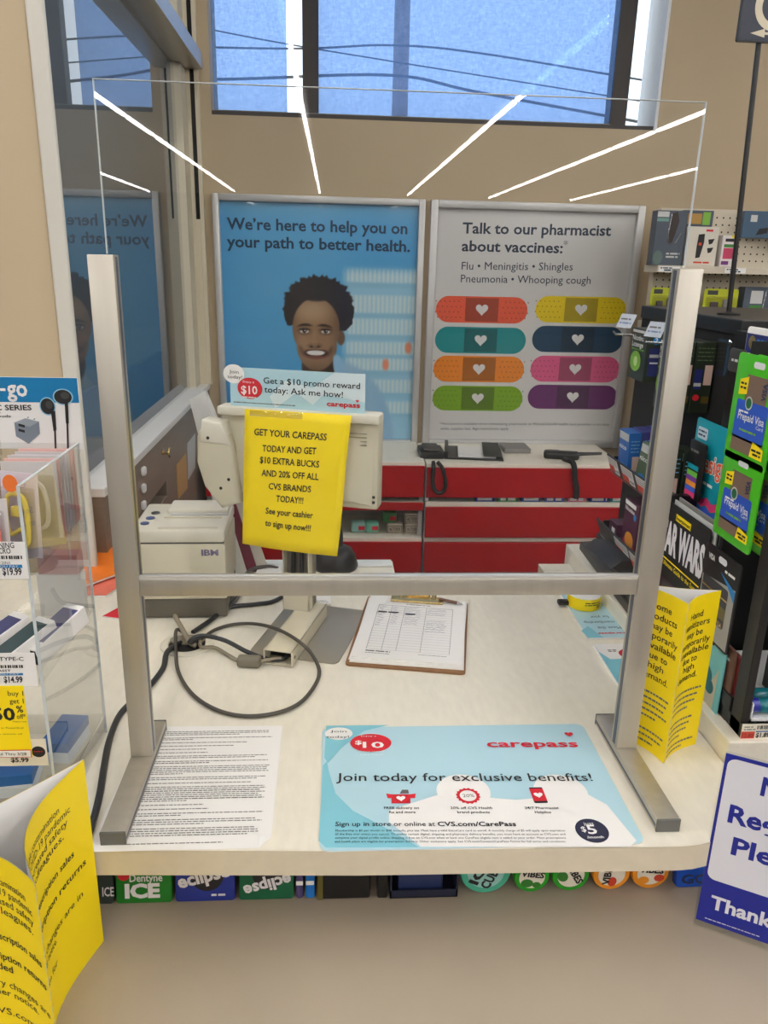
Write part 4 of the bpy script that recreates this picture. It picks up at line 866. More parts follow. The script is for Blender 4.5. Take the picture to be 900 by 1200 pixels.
ss = [[(s, x0, x1, y, 0.0085, bd) for s, x0, x1, y, bd in (('Given possible contamination', 0.12, 0.78, 0.226, 0), ('from the COVID-19 pandemic', 0.12, 0.86, 0.214, 0), ('we have increased safety', 0.12, 0.83, 0.202, 0), ('for our colleagues.', 0.12, 0.79, 0.190, 0), ('• Suspend prescription sales', 0.12, 0.85, 0.156, 0.012), ('• No prescription returns', 0.12, 0.93, 0.130, 0.012), ('or refunded', 0.14, 0.40, 0.116, 0.012), ('Temporary changes are in', 0.12, 0.88, 0.094, 0), ('effect until further notice.', 0.12, 0.62, 0.082, 0), ('Visit CVS.com for', 0.12, 0.60, 0.056, 0))], [],
      [(s, x0, x1, y, 0.0085, bd) for s, x0, x1, y, bd in (('Given possible contamination', 0.1, 0.86, 0.226, 0), ('from the COVID-19 pandemic', 0.1, 0.92, 0.214, 0), ('we have increased safety', 0.1, 0.92, 0.202, 0), ('for our colleagues.', 0.1, 0.90, 0.190, 0), ('• Suspend prescription sales', 0.1, 0.95, 0.156, 0.012), ('• No prescription returns', 0.1, 0.97, 0.130, 0.012), ('or refunded', 0.16, 0.60, 0.116, 0.012), ('Temporary changes are', 0.1, 0.97, 0.094, 0), ('until further notice.', 0.1, 0.82, 0.082, 0), ('Visit CVS.com for', 0.1, 0.92, 0.056, 0))]]
TF, TR_, TL_ = Vector((-0.346, -0.347)), Vector((-0.3575, -0.163)), Vector((-0.484, -0.300))
tent('yellow folded paper tent on the ledge at the left, about prescription returns', (TF.x, TF.y, Zl + 0.0003), [(0, 0, 0.030), (TR_.x - TF.x, TR_.y - TF.y, 0.004), (TL_.x - TF.x, TL_.y - TF.y, 0.020)], 0.260, ss)

# ============================================================ NEXT REGISTER SIGN
a, c2 = PZ(815, 1085, Zl), PZ(900, 1115, Zl); d = c2 - a; rz = math.atan2(d.y, d.x)
t = thing('counter_sign', 'blue and white next register sign in a clear stand', 'sign', (a.x - 0.003, a.y + 0.001, Zl + 0.0005), (PI / 2, 0, rz))
SW, SH = 0.153, 0.258
b = MB(); b.prism(rrect(0, 0, SW, SH, 0.006), -0.0045, -0.003, clear); b.box(0, SW, -0.0003, 0.0015, -0.10, 0.0, clear); b.obj('clear_holder', t)
b = MB(); b.box(0.002, SW - 0.002, 0.010, SH - 0.002, -0.0028, -0.0012, blue_sign); lt = M('sign_white', (222, 222, 230), 0.4)
b.flat(rrect(0.0022, 0.0102, SW - 0.0022, SH - 0.0022, 0.008), -0.0008, blue_sign)
b.flat(rrect(0.0055, 0.077, SW - 0.0055, SH - 0.006, 0.010), -0.0005, lt)
for s, x0, x1, y in (('Next', 0.045, 0.108, 0.2144), ('Register', 0.0165, 0.134, 0.166), ('Please', 0.0265, 0.123, 0.1226)): b.text(s, (x0, y), (x1, y), 0.0238, blue_sign, -0.0002, 0.03)
b.text('Thank You', (0.015, 0.035), (0.135, 0.035), 0.019, lt, -0.0002, 0.03); b.lines(0.012, 0.075, 0.0165, 0.0013, lt, -0.0002, 3)
b.obj('printed_sheet', t)
# ============================================================ CLEAR DISPLAY OF PHONE ACCESSORIES (left)
DX0, DX1, DY0, DY1 = -0.76, -0.410, -0.117, 0.088
t = thing('acrylic_display', 'clear acrylic display rack of phone accessories at the left of the counter', 'display rack', ((DX0 + DX1) / 2, 0, Zc)); hx = (DX1 - DX0) / 2; tx = t.location.x
b = MB(); b.box(hx - 0.003, hx, DY0, DY1, 0.0005, 0.435, clear); b.obj('side_panel', t)
b = MB(); b.box(-hx, -hx + 0.003, DY0, DY1, 0.0005, 0.435, clear); b.obj('side_panel', t)
b = MB(); b.box(-hx + 0.003, hx - 0.003, DY1 - 0.003, DY1, 0.0005, 0.435, clear); b.obj('back_panel', t)
b = MB(); b.box(hx - 0.099, hx - 0.097, DY0 + 0.01, DY1 - 0.004, 0.34, 0.44, clear); b.obj('divider', t)
TIER = (0.030, 0.196, 0.328)
for z in TIER:
    b = MB(); b.box(-hx + 0.003, hx - 0.003, DY0, DY1 - 0.003, z, z + 0.003, clear); b.box(-hx + 0.003, hx - 0.003, DY0, DY0 + 0.003, z + 0.003, z + 0.026, clear); b.obj('shelf', t)
e = MB()
for y0, y1, z0, z1 in ((DY0, DY0 + 0.001, 0, 0.435), (DY1 - 0.001, DY1, 0, 0.435), (DY0, DY1, 0.4345, 0.4355)): e.box(hx - 0.003, hx + 0.0003, y0, y1, z0, z1, acr_edge)
e.obj('panel_edge', t)
YT = DY0 - 0.0015
def tfn(o): return lambda u, v: (PY(u, v, YT).x - o.location.x, PY(u, v, YT).z - o.location.z)
def tagcard(label, u1, v0, u2, v1, rows_, matc, w=0.085, y=YT, barcode=None, pay=None, z_extra=0):
    a = PY(u2, v1, YT); h = PY(u1, v0, YT).z - a.z
    o = thing('price_tag', label, 'price tag', (a.x, y, a.z), FACE, 'price tags on the clear display')
    b = MB(); b.box(-w, 0, 0, h, -0.0004, 0.0002, matc); f = tfn(o)
    for s, ua, ub, v, hh, m_, bd in rows_:
        b.text(s, f(ua, v), f(ub, v), hh, m_, 0.0005, bd)
    if barcode:
        rnd = random.Random(4); x0, y0 = f(barcode[0], barcode[2]); x1, y1 = f(barcode[1], barcode[3]); x = x0
        while x < x1: wd = rnd.uniform(0.0005, 0.0022); b.quad(x, y0, x + wd, y1, 0.0005, ink); x += wd + rnd.uniform(0.0004, 0.0016)
    if pay: x0, y0 = f(pay[0], pay[2]); x1, y1 = f(pay[1], pay[3]); b.quad(x0, y0, x1, y1, 0.0005, M('tag_blue', (24, 120, 180), 0.5)); b.text('YOU PAY', (x0 + 0.006, y0 + 0.001), (x1 - 0.004, y0 + 0.001), (y1 - y0) * 0.6, white, 0.0008)
    b.obj('printed_card', o); return o
tagcard('white price tag reading $19.99 on the clear display', 30, 635, 34, 678, [('& LIGHTNING', -28, 17, 642, 0.0062, ink, 0.01), ('TO MICRO', -20, 13, 648.5, 0.0062, ink, 0.01), ('MICRO 2IN1', -16, 12, 661, 0.003, ink, 0), ('$19.99', 3.5, 26, 673.5, 0.0078, ink, 0.03)], white, barcode=(-20, 25, 655, 651), pay=(-10, 26, 665.5, 661.5))
tagcard('white price tag reading $14.99 on the clear display', 42, 765, 45, 804, [('USB & TYPE-C', -26, 28, 774, 0.0046, ink, 0.012), ('2IN1 ASST', -18, 13, 787, 0.0028, ink, 0.02), ('$14.99', 5, 27, 799.5, 0.0075, ink, 0.03)], white, barcode=(-20, 26, 783, 779), pay=(-10, 27, 791.5, 788.5))
o = tagcard('yellow buy 1 get 1 50% off tag on the clear display', 31, 803, 38.5, 886, [('buy 1', 10, 28, 814.5, 0.0062, ink, 0.006), ('get 1', 12, 28.5, 823.5, 0.0062, ink, 0.006), ('50', -8, 19, 843, 0.0155, ink, 0.03), ('%', 20, 28, 834, 0.0085, ink, 0.02), ('off*', 20.5, 31, 841.5, 0.0062, ink, 0.006), ('*of equal or lesser', 15, 32, 845.5, 0.0018, ink, 0), ('Challenger or PowerXcel', -20, 28, 853, 0.002, ink, 0), ('valid on items of', -20, 27, 860, 0.0018, ink, 0)], yellow, y=YT - 0.001)
f = tfn(o); b = MB(); x1, y0 = f(38, 886.5); x0 = -0.08; b.quad(x0, y0 + 0.0, x1 - 0.0, y0 + 0.0105, 0.0004, redp); b.quad(x0, y0 + 0.0008, x1 - 0.0008, y0 + 0.0095, 0.0007, white); b.text('Good Thru 3/28', f(-10, 884), f(32, 884), 0.0038, ink, 0.001, 0.004); b.obj('date_strip', o)
tagcard('wide white price tag reading $5.99 below the yellow tag', 52, 866, 57, 897, [('$5.99', 13, 34, 893, 0.0058, ink, 0.03)], M('cream_tag', (230, 224, 206), 0.5), w=0.12, y=YT + 0.0004)
o = bpy.data.objects['price_tag.003']; f = tfn(o); q = f(45, 881); b = MB(); b.flat(disc(q[0], q[1], 0.008, 0.0075), 0.0004, ink); b.lines(q[0] - 0.005, q[0] + 0.005, q[1], 0.001, redp, 0.0007, 1); b.obj('round_logo', o)
# header card
t = thing('header_card', 'blue and white header card with earbuds behind the clear display', 'header card', (-0.405, 0.0895, Zc + 0.4365), FACE)
YH = 0.0895; f = lambda u, v: (PY(u, v, YH).x + 0.405, PY(u, v, YH).z - t.location.z)
htop = f(93, 443)[1]; b = MB(); b.box(-0.37, 0.0, -0.01, htop, -0.0025, 0, white); yb = f(90, 472)[1]; b.quad(-0.37, yb, 0, htop, 0.0004, M('header_blue', (0, 120, 176), 0.45))
b.text('go', f(9, 464), f(33, 464), 0.0205, white, 0.0008, 0.025); q = f(0.5, 458); q2 = f(6.5, 455); b.quad(q[0], q[1], q2[0], q2[1], 0.0008, white); b.text('on-the', f(-75, 464), f(-3, 464), 0.0205, white, 0.0008, 0.025); b.text('METALLIC SERIES', f(-48, 480.5), f(37.5, 480.5), 0.0066, ink, 0.0006, 0.02)
b.text('charger, cable', f(-40, 484), f(1, 484), 0.002, ink, 0.0006, 0.01); b.text('& earbuds', f(-20, 489), f(13, 489), 0.0034, ink, 0.0006, 0.015)
cg = M('charger_grey', (122, 132, 144), 0.5); cg2 = M('charger_light', (152, 160, 170), 0.5)
b.flat([f(17, 495), f(30, 490), f(46, 494), f(47, 508), f(34, 520), f(19, 511)], 0.0008, cg); b.flat([f(17, 495), f(30, 490), f(46, 494), f(35, 500)], 0.0011, cg2)
for v in (498, 504): b.flat([f(22, v - 2), f(29.5, v), f(29.5, v + 3), f(22, v + 1)], 0.0012, ink)
b.flat([f(32, 490), f(33, 488), f(34, 488), f(33.5, 490)], 0.0008, cg); b.flat([f(39, 491.5), f(40.5, 490), f(41.5, 490), f(41, 492)], 0.0008, cg)
for (cx, cy, rx, ry), st in (((56, 476, 7.2, 9.2), [(60, 483), (65, 481), (66.5, 504), (63, 505)]), ((74, 465, 9.5, 8.2), [(76, 472), (80, 472), (81, 496), (77.5, 496)])):
    q = f(cx, cy); q2 = f(cx + rx, cy - ry); rx_, ry_ = q2[0] - q[0], q2[1] - q[1]
    b.flat(disc(q[0], q[1], rx_ * 1.16, ry_ * 1.16), 0.0007, M('halo_blue', (150, 200, 226), 0.5)); b.flat(disc(q[0], q[1], rx_, ry_), 0.0010, ink); b.flat(disc(q[0] + rx_ * 0.25, q[1] + ry_ * 0.2, rx_ * 0.5, ry_ * 0.5), 0.0012, dgrey)
    b.flat([f(*p_) for p_ in st], 0.0010, ink); xm = (st[2][0] + st[3][0]) / 2; b.flat([f(xm - 1.2, 503 if cx < 60 else 495), f(xm + 1.0, 503 if cx < 60 else 495), f(xm + 1.8, 528), f(xm - 0.4, 528)], 0.0009, M('dark_plum', (48, 26, 44), 0.5))
b.obj('printed_card', t)
# packages on the tiers
def blister(label, loc, w, h, d, card, inner, rz=0.0, grp='phone accessory packs in the clear display', tilt=0.0, dot=None):
    o = thing('blister_pack', label, 'package', loc, (tilt, 0, rz), grp)
    MB().box(-w / 2, w / 2, 0.0, 0.001, 0, h, card, 0.0003).obj('backing_card', o)
    b = MB(); b.box(-w / 2 + 0.003, w / 2 - 0.003, -d, -0.0005, 0.002, h * 0.84, smoky, 0.003); b.obj('clear_shell', o)
    b = MB(); b.tube(smooth_path([(-w * 0.2, -d * 0.5, h * 0.12), (w * 0.25, -d * 0.5, h * 0.2), (w * 0.22, -d * 0.5, h * 0.7), (-w * 0.22, -d * 0.5, h * 0.72), (-w * 0.25, -d * 0.5, h * 0.3), (w * 0.1, -d * 0.5, h * 0.35)], 6), min(0.003, d * 0.35), inner, 6); b.box(-w * 0.1, w * 0.1, -d * 0.8, -d * 0.2, h * 0.5, h * 0.62, inner, 0.001); b.obj('cable_coil', o, smooth=60)
    if dot: b = MB(Matrix.Translation((0, -d - 0.0004, h * 0.9)) @ Matrix.Rotation(PI / 2, 4, 'X')); b.flat(disc(0, 0, w * 0.2), 0, M('orange_dot', (236, 120, 50), 0.5)); b.obj('sticker', o)
    return o
zt1 = Zc + TIER[2] + 0.0032; pinkc = M('pale_pink_card', (230, 186, 180), 0.5); greyc = M('pale_grey_card', (206, 202, 200), 0.5); lilac = M('pale_lilac_card', (214, 206, 216), 0.5); wcab = M('white_cable', (228, 226, 224), 0.4); pcab = M('coral_cable', (236, 128, 110), 0.4); ycab = M('yellow_cable', (236, 214, 96), 0.4)
for k in range(7):
    blister('clear accessory pack, ' + ('front', 'second', 'third', 'fourth', 'fifth', 'sixth', 'rearmost')[k] + ' of the upright row at the display side', (-0.448, 0.012 + 0.0115 * k, zt1), 0.066, 0.098 + 0.001 * (k % 3), 0.009, (greyc, pinkc, greyc, lilac, greyc, pinkc, pinkc)[k], wcab)
blister('clear pack with yellow cable and orange dot in the display', (-0.440, -0.052, zt1), 0.05, 0.100, 0.014, lilac, ycab, R(-18), tilt=R(-4), dot=True)
blister('pink accessory pack at the top of the display', (-0.487, -0.03, zt1), 0.032, 0.098, 0.014, pinkc, pcab, R(8))
blister('clear pack with red stripes leaning at the front of the display', (-0.464, -0.086, zt1), 0.046, 0.078, 0.012, greyc, pcab, R(6), tilt=R(-6))
blister('grey accessory pack at the far left of the display top tier', (-0.530, -0.062, zt1), 0.06, 0.092, 0.012, greyc, M('black_coil', (40, 40, 42), 0.4), R(4), tilt=R(-5))
def carton(name, label, loc, dims, mat, band, rot, cat='box', grp=None, openm=None):
    w_, d_, h_ = dims; o = thing(name, label, cat, loc, rot, grp)
    b = MB(); b.box(-w_ / 2, w_ / 2, -d_ / 2, d_ / 2, 0, h_, mat, 0.0008); b.obj('carton', o)
    b = MB()
    if band: b.box(-w_ / 2 - 0.0004, w_ / 2 + 0.0004, -d_ / 2 - 0.0004, d_ / 2 + 0.0004, h_ * 0.55, h_ * 0.9, band); b.obj('printed_band', o)
    if openm: b = MB(); b.box(-w_ / 2 + 0.003, w_ / 2 - 0.003, -d_ / 2 - 0.0008, -d_ / 2 + 0.001, 0.003, h_ - 0.003, openm, 0.001); b.obj('open_end', o)
    return o
zt2 = Zc + TIER[1] + 0.0035; violet = M('violet_band', (70, 74, 120), 0.4); dteal = M('dark_teal_band', (50, 74, 78), 0.4)
g = 'boxed cables on the middle tier'
for k, (x, y, r_, bn, lb) in enumerate(((-0.492, -0.035, -32, violet, 'white box with violet top lying in the middle tier at the left'), (-0.455, -0.05, -30, dteal, 'white open-ended box with dark teal top on the middle tier'), (-0.428, -0.012, -24, violet, 'white box with violet band by the display side on the middle tier'))):
    o = thing('cable_box', lb, 'box', (x, y, zt2), (R(14), 0, R(r_)), g)
    MB().box(-0.014, 0.014, -0.045, 0.045, 0.0, 0.026, white, 0.001).obj('carton', o); MB().box(-0.012, 0.012, -0.03, 0.035, 0.026, 0.0266, bn).obj('printed_top', o)
    MB().box(-0.012, 0.012, -0.0458, -0.0448, 0.002, 0.024, blackm, 0.0003).obj('open_end', o)
tag(MB().box(-0.475, -0.416, 0.062, 0.082, zt2, zt2 + 0.062, M('frosted_box', (222, 220, 216), 0.4), 0.002).obj('boxed_charger'), 'pale grey box at the back of the middle tier', 'box')
tag(MB().box(-0.470, -0.418, 0.060, 0.084, zt2 + 0.0625, zt2 + 0.09, M('rose_box', (196, 154, 150), 0.45), 0.001).obj('boxed_charger'), 'dusty pink box lying on the pale grey box in the display', 'box')
zt3 = Zc + TIER[0] + 0.0035; blu = M('box_blue', (24, 92, 160), 0.4)
for k, (x, y, r_, lb) in enumerate(((-0.480, -0.068, 8, 'blue and white box lying at the front of the bottom tier'), (-0.437, 0.0, -6, 'blue and white box lying by the display side on the bottom tier'))):
    o = thing('cable_box', lb, 'box', (x, y, zt3), (0, 0, R(r_)), 'boxes on the bottom tier')
    MB().box(-0.03 + 0.012 * k, 0.03 - 0.012 * k, -0.034, 0.034, 0, 0.030, M('box_pale', (200, 210, 222), 0.4), 0.001).obj('carton', o); MB().box(-0.0302 + 0.012 * k, 0.0302 - 0.012 * k, -0.0342, 0.0342, 0.017, 0.0304, blu).obj('printed_band', o)

# ============================================================ SWEETS UNDER THE COUNTER EDGE
YC = -0.110; g = 'gum packs under the counter edge'
def gum(label, u0, u1, lean, col, draw=None, hh=0.072):
    a, c2 = PY(u0, 1060, YC), PY(u1, 1060, YC); w_ = c2.x - a.x
    o = thing('gum_pack', label, 'gum pack', ((a.x + c2.x) / 2, YC + 0.004, Zl + 0.0005), (PI / 2 - R(lean), 0, 0), g)
    MB().prism(rrect(-w_ / 2 + 0.001, 0, w_ / 2 - 0.001, hh, 0.004), -0.014, 0, col, 0.002).obj('pack', o, smooth=40)
    b = MB(); draw(b, w_) if draw else b.lines(-w_ * 0.4, w_ * 0.4, 0.02, 0.006, white, 0.0006, 1); b.obj('print', o); return o
dgreen = M('gum_deep_green', (24, 118, 32), 0.35); gumblue = M('gum_blue', (34, 50, 140), 0.35); gumgreen = M('gum_green', (20, 96, 62), 0.35); gumdk = M('gum_dark', (44, 56, 52), 0.35)
off = M('print_offwhite', (226, 222, 226), 0.5)
gum('dark grey-green gum pack at the left end under the counter edge', 113, 133, 10, gumdk, lambda b, w_: b.text('ICE', (-0.004, 0.012), (w_ * 0.5, 0.012), 0.012, off, 0.0006, 0.02))
def d1(b, w_): b.flat(disc(-w_ * 0.34, 0.040, 0.0075), 0.0005, redp); b.text('Dentyne', (-w_ * 0.24, 0.031), (w_ * 0.33, 0.031), 0.010, off, 0.0006, 0.02); b.text('ICE', (-w_ * 0.33, 0.009), (w_ * 0.28, 0.009), 0.018, off, 0.0006, 0.05)
gum('bright green gum pack lettered Dentyne ICE', 134, 202, 10, dgreen, d1)
def d2(b, w_): b.flat(disc(0.003, 0.036, 0.021), 0.0004, ink); b.text('eclipse', (-w_ * 0.42, 0.020), (w_ * 0.42, 0.036), 0.0175, off, 0.0006, 0.035); b.lines(0.008, 0.026, 0.008, 0.003, off, 0.0006, 3)
gum('blue gum pack lettered eclipse the right way up', 204, 276, 10, gumblue, d2)
def d3(b, w_): b.flat(disc(0.003, 0.036, 0.021), 0.0004, ink); b.text('eclipse', (w_ * 0.42, 0.036), (-w_ * 0.42, 0.020), 0.0155, off, 0.0006, 0.035)
gum('green gum pack with its eclipse lettering upside down', 279, 345, 10, gumgreen, d3)
gum('narrow violet gum pack beside the upside-down one', 346, 356, 8, M('gum_violet', (70, 60, 110), 0.4))
gum('narrow bright blue gum pack standing on edge', 357, 370, 8, M('gum_sky', (24, 110, 190), 0.4))
p, q = PY(373, 1056, YC), PY(434, 1053, YC)
t = thing('sweet_tin', 'glossy black sweet box under the middle of the counter edge', 'tin', ((p.x + q.x) / 2, YC, Zl + 0.0005)); w_ = (q.x - p.x) / 2
MB().box(-w_, w_, 0, 0.05, 0, 0.06, M('gloss_black', (20, 22, 24), 0.15), 0.004, seg=3).obj('box', t, smooth=40); MB().box(-w_ - 0.0005, -w_ + 0.006, -0.0012, 0.05, 0.002, 0.058, M('olive_band', (92, 84, 30), 0.4)).obj('band', t)
p, q = PY(457, 1052, YC), PY(536, 1049, YC)
t = thing('sweet_tray', 'dark navy cardboard tray holding a mint pack under the counter edge', 'tray', ((p.x + q.x) / 2, YC, Zl + 0.0005)); w_ = (q.x - p.x) / 2
b = MB(); ntr = M('tray_navy', (30, 34, 56), 0.5); b.box(-w_, w_, 0, 0.002, 0, 0.012, ntr); b.box(-w_, w_, 0, 0.06, 0, 0.0015, ntr); b.box(-w_, -w_ + 0.002, 0, 0.06, 0, 0.04, ntr); b.box(w_ - 0.002, w_, 0, 0.06, 0, 0.04, ntr); b.obj('tray', t)
tag(MB(Matrix.Translation((t.location.x - 0.004, YC + 0.006, Zl + 0.003)) @ Matrix.Rotation(R(-8), 4, 'X')).box(-0.03, 0.03, 0, 0.015, 0, 0.065, M('mint_pack_navy', (40, 52, 92), 0.35), 0.003).obj('mint_pack', smooth=40), 'navy mint pack standing in the dark tray', 'mint pack')
tag(MB(Matrix.Translation((PY(448, 1052, YC).x, YC, Zl + 0.0005))).box(-0.007, 0.007, 0, 0.03, 0, 0.06, black, 0.003).obj('mint_pack', smooth=40), 'narrow black mint pack left of the dark tray', 'mint pack')
def cup(label, u, v, rpx, col, lid, words, wcol, rot=0, blob=None):
    p = PY(u, v, YC); r_ = (PY(u + rpx, v, YC).x - p.x); o = thing('gum_cup', label, 'gum cup', (p.x, YC + 0.004, Zl + r_ + 0.0006), (PI / 2, R(rot), 0), 'round gum cups under the counter edge')
    MB().lathe([(r_ * 0.86, -0.075), (r_ * 0.92, -0.06), (r_, -0.012), (r_, -0.003), (r_ * 0.95, 0.0)], col, 32).obj('cup', o, smooth=40)
    b = MB(); b.flat(disc(0, 0, r_ * 0.72, n=32), 0.0004, lid)
    for (x, y, s, m_) in (blob or ()): b.flat(disc(x * r_, y * r_, s * r_, s * r_ * 0.8, n=14), 0.0006, m_)
    for k, s in enumerate(words): b.text(s, (-r_ * 0.66, r_ * (0.05 - 0.5 * k)), (r_ * 0.66, r_ * (0.05 - 0.5 * k)), r_ * 0.36, wcol, 0.0009, 0.04)
    b.obj('lid_print', o)
mint = M('cup_mint', (72, 170, 140), 0.35); mintl = M('cup_mint_light', (150, 200, 190), 0.4); vg = M('cup_green', (34, 150, 30), 0.35); vo = M('cup_orange', (226, 140, 28), 0.35); cream = M('cup_cream', (226, 218, 200), 0.4); leafg = M('leaf_green', (50, 120, 40), 0.5); ored = M('fruit_red', (200, 60, 30), 0.5)
cup('mint green gum cup lettered ICE CUBES lying on its side', 570, 1026, 30, mint, mintl, ('ICE', 'CUBES'), ink, -65)
cup('green gum cup beside the mint one', 625, 1024, 21, vg, cream, ('VIBES',), ink, 8, ((-0.2, -0.4, 0.35, leafg), (0.35, -0.45, 0.25, leafg)))
cup('green gum cup left of the orange cups', 671, 1022, 22, vg, cream, ('VIBES',), ink, 60, ((-0.2, -0.4, 0.35, leafg),))
cup('orange gum cup right of the green cups', 719, 1021, 22, vo, cream, ('VIBES',), ink, -85, ((-0.45, -0.1, 0.3, ored),))
cup('orange gum cup at the right end of the row', 765, 1020, 22, vo, cream, ('VIBES',), ink, 6, ((0.5, -0.25, 0.28, ored), (-0.3, -0.45, 0.3, vo)))
gum('glossy blue gum pack at the right end by the sign', 790, 836, 14, M('gum_royal', (30, 84, 190), 0.25), lambda b, w_: b.text('GO', (-0.02, 0.006), (0.018, 0.006), 0.012, navy, 0.0006, 0.03))
# ============================================================ BLACK RACKS ON THE SIDE COUNTER
ZS = Zc + 0.035
def lf(o): return lambda u, v, x: (o.location.y - PX(u, v, x).y, PX(u, v, x).z - o.location.z)
# front tower with gift cards
t = thing('card_tower', 'black tower rack of gift cards and magazines standing on the side counter', 'rack', (0.50, 0.0, ZS))
b = MB(); b.box(0.0, 0.012, 0.0, 0.028, 0.0005, 0.54, black, 0.001); b.box(0.085, 0.10, 0.028, 0.352, 0.0005, 0.54, black); b.box(0.012, 0.40, 0.15, 0.16, 0.0005, 0.54, blackm); b.box(0.10, 0.40, 0.155, 0.352, 0.53, 0.54, black); b.obj('side_panel', t)
MB().box(0.0, 0.40, -0.004, 0.34, 0.0005, 0.022, black, 0.001).obj('base', t)
b = MB(); b.box(-0.002, 0.003, 0.03, 0.34, 0.022, 0.045, black, 0.001); b.box(0.0, 0.085, 0.33, 0.345, 0.022, 0.26, black); b.obj('magazine_pocket', t)
for z in (0.17, 0.33): MB().box(0.10, 0.40, 0.0, 0.15, z, z + 0.006, black).obj('shelf', t)
# back rack with trays and hooks
t = thing('pharmacy_rack', 'black rack with sloping trays and hooks behind the gift card tower', 'rack', (0.60, 0.36, ZS))
b = MB(); b.box(0.0, 0.30, 0.0, 0.44, 0.02, 0.548, blackm); b.box(-0.004, 0.30, -0.002, 0.442, 0.53, 0.556, black, 0.002); b.obj('body', t)
b = MB(); b.prism([(-0.115, 0.02), (0.0, 0.0), (0.0, 0.42), (-0.10, 0.40)], 0.0005, 0.02, dgrey, 0.002); b.prism([(-0.115, 0.02), (-0.05, 0.0), (0.0, 0.42), (-0.07, 0.38)], 0.02, 0.05, black, 0.004); b.obj('foot', t)
def tray(x0, x1, y0, y1, z, nm):
    b = MB(); b.box(x0, x1, y0, y1, z, z + 0.003, black); b.box(x0, x1, y1 - 0.003, y1, z, z + 0.03, black)
    T = Matrix.Translation((x0, 0, z)) @ Matrix.Rotation(R(-20), 4, 'Y'); b.box(-0.003, 0, y0, y1, 0, 0.038, black, T=T); b.box(-0.0045, -0.003, y0, y1, -0.002, 0.0015, steel, T=T); o = b.obj(nm, t)
    return o, T
def ledge_tags(par, T, ys, seeds):
    for (ya, yb), sd in zip(ys, seeds):
        b = MB(T @ Matrix(((0, 0, -1, -0.0034), (-1, 0, 0, 0), (0, 1, 0, 0), (0, 0, 0, 1)))); b.quad(-yb, 0.003, -ya, 0.036, 0.0, white); b.quad(-yb, 0.003, -yb + (yb - ya) * 0.55, 0.018, 0.0004, M('tag_red', (206, 72, 56), 0.5))
        for k in range(3): b.lines(-yb + 0.004, -ya - 0.004, 0.021 + 0.005 * k, 0.0018, ink_soft, 0.0004, sd + k)
        b.text('4.9%d' % (sd % 10), (-yb + (yb - ya) * 0.6, 0.006), (-ya - 0.003, 0.006), 0.007, ink, 0.0004, 0.02); b.obj('price_strip', par)
ty = lambda u, v, x: PX(u, v, x).y - 0.36
zt_ = PX(717, 548, 0.505).z - ZS; zt2_ = PX(705, 622, 0.505).z - ZS
tr, T = tray(-0.095, 0.0, -0.01, ty(716, 540, 0.5), zt_ - 0.004, 'tray'); ledge_tags(tr, T, ((ty(728, 545, .5), ty(717, 535, .5)), (ty(746, 560, .5), ty(732, 550, .5)), (ty(764, 580, .5), ty(749, 565, .5)), (-0.005, 0.06)), (9, 19, 29, 39))
tr2, T2_ = tray(-0.095, 0.0, -0.01, ty(704, 612, 0.5), zt2_ - 0.004, 'tray'); ledge_tags(tr2, T2_, ((ty(741, 640, .5), ty(725, 625, .5)), (ty(757, 655, .5), ty(743, 642, .5))), (8, 28))
b = MB()
for y in (ty(745, 440, 0.52), 0.08): b.tube([(0.0, y, 0.505), (-0.13, y, 0.510), (-0.135, y, 0.516)], 0.0022, steel, 6)
b.obj('hook', t)
b = MB(); q = PX(850, 400, 0.57); b.prism(rrect(0, 0, 0.05, 0.06, 0.012), -0.0015, 0.0015, clear, T=Matrix(((0, 0, -1, -0.03), (-1, 0, 0, 0.02), (0, 1, 0, 0.465), (0, 0, 0, 1)))); b.obj('clear_hook_guard', t)
g = 'price flips on the rack hooks'
for (u, v, lb) in ((734, 376, 'tilted clear price flip at the far hook of the rack'), (768, 386, 'tilted clear price flip at the near hook, over the nicotine box')):
    p = PX(u, v, 0.475); o = thing('price_flip', lb, 'price tag', tuple(p), (R(62), 0, R(-62)), g)
    MB().box(-0.018, 0.018, -0.014, 0.014, -0.001, 0, M('flip_paper', (208, 214, 226), 0.35)).obj('paper', o); b = MB(); b.lines(-0.014, 0.014, -0.006, 0.003, M('flip_ink', (120, 140, 190), 0.5), 0.0004, 1); b.lines(-0.014, 0.010, 0.002, 0.003, ink_soft, 0.0004, 2); b.obj('print', o)
    MB().box(-0.02, 0.02, -0.016, 0.016, 0.001, 0.002, clear).obj('clear_cover', o)
def pkg(name, label, x, y0, y1, th, z0, z1, col, draw=None, side=None, cat='box', grp=None, rot=(0, 0, 0)):
    # a carton whose printed face looks to the left (towards the cashier) at x and whose near side looks at the customer
    o = thing(name, label, cat, (x, y0, z0), rot, grp); L_, h = y1 - y0, z1 - z0
    MB().box(0, th, 0, L_, 0, h, col, 0.0012).obj('carton', o)
    b = MB(Matrix(((0, 0, -1, -0.0002), (-1, 0, 0, L_), (0, 1, 0, 0), (0, 0, 0, 1))))
    if draw: draw(b, L_, h); b.obj('face_print', o)
    b = MB(Matrix(((1, 0, 0, 0), (0, 0, -1, -0.0002), (0, 1, 0, 0), (0, 0, 0, 1))))
    if side: side(b, th, h); b.obj('side_print', o)
    return o
dkg = M('nicotine_dark_green', (38, 46, 34), 0.35); lime = M('lime_glow', (120, 176, 60), 0.5); skyb = M('badge_blue', (30, 130, 200), 0.4); deepb = M('deep_blue', (40, 46, 110), 0.4); pinkl = M('pink_label', (216, 184, 170), 0.5)
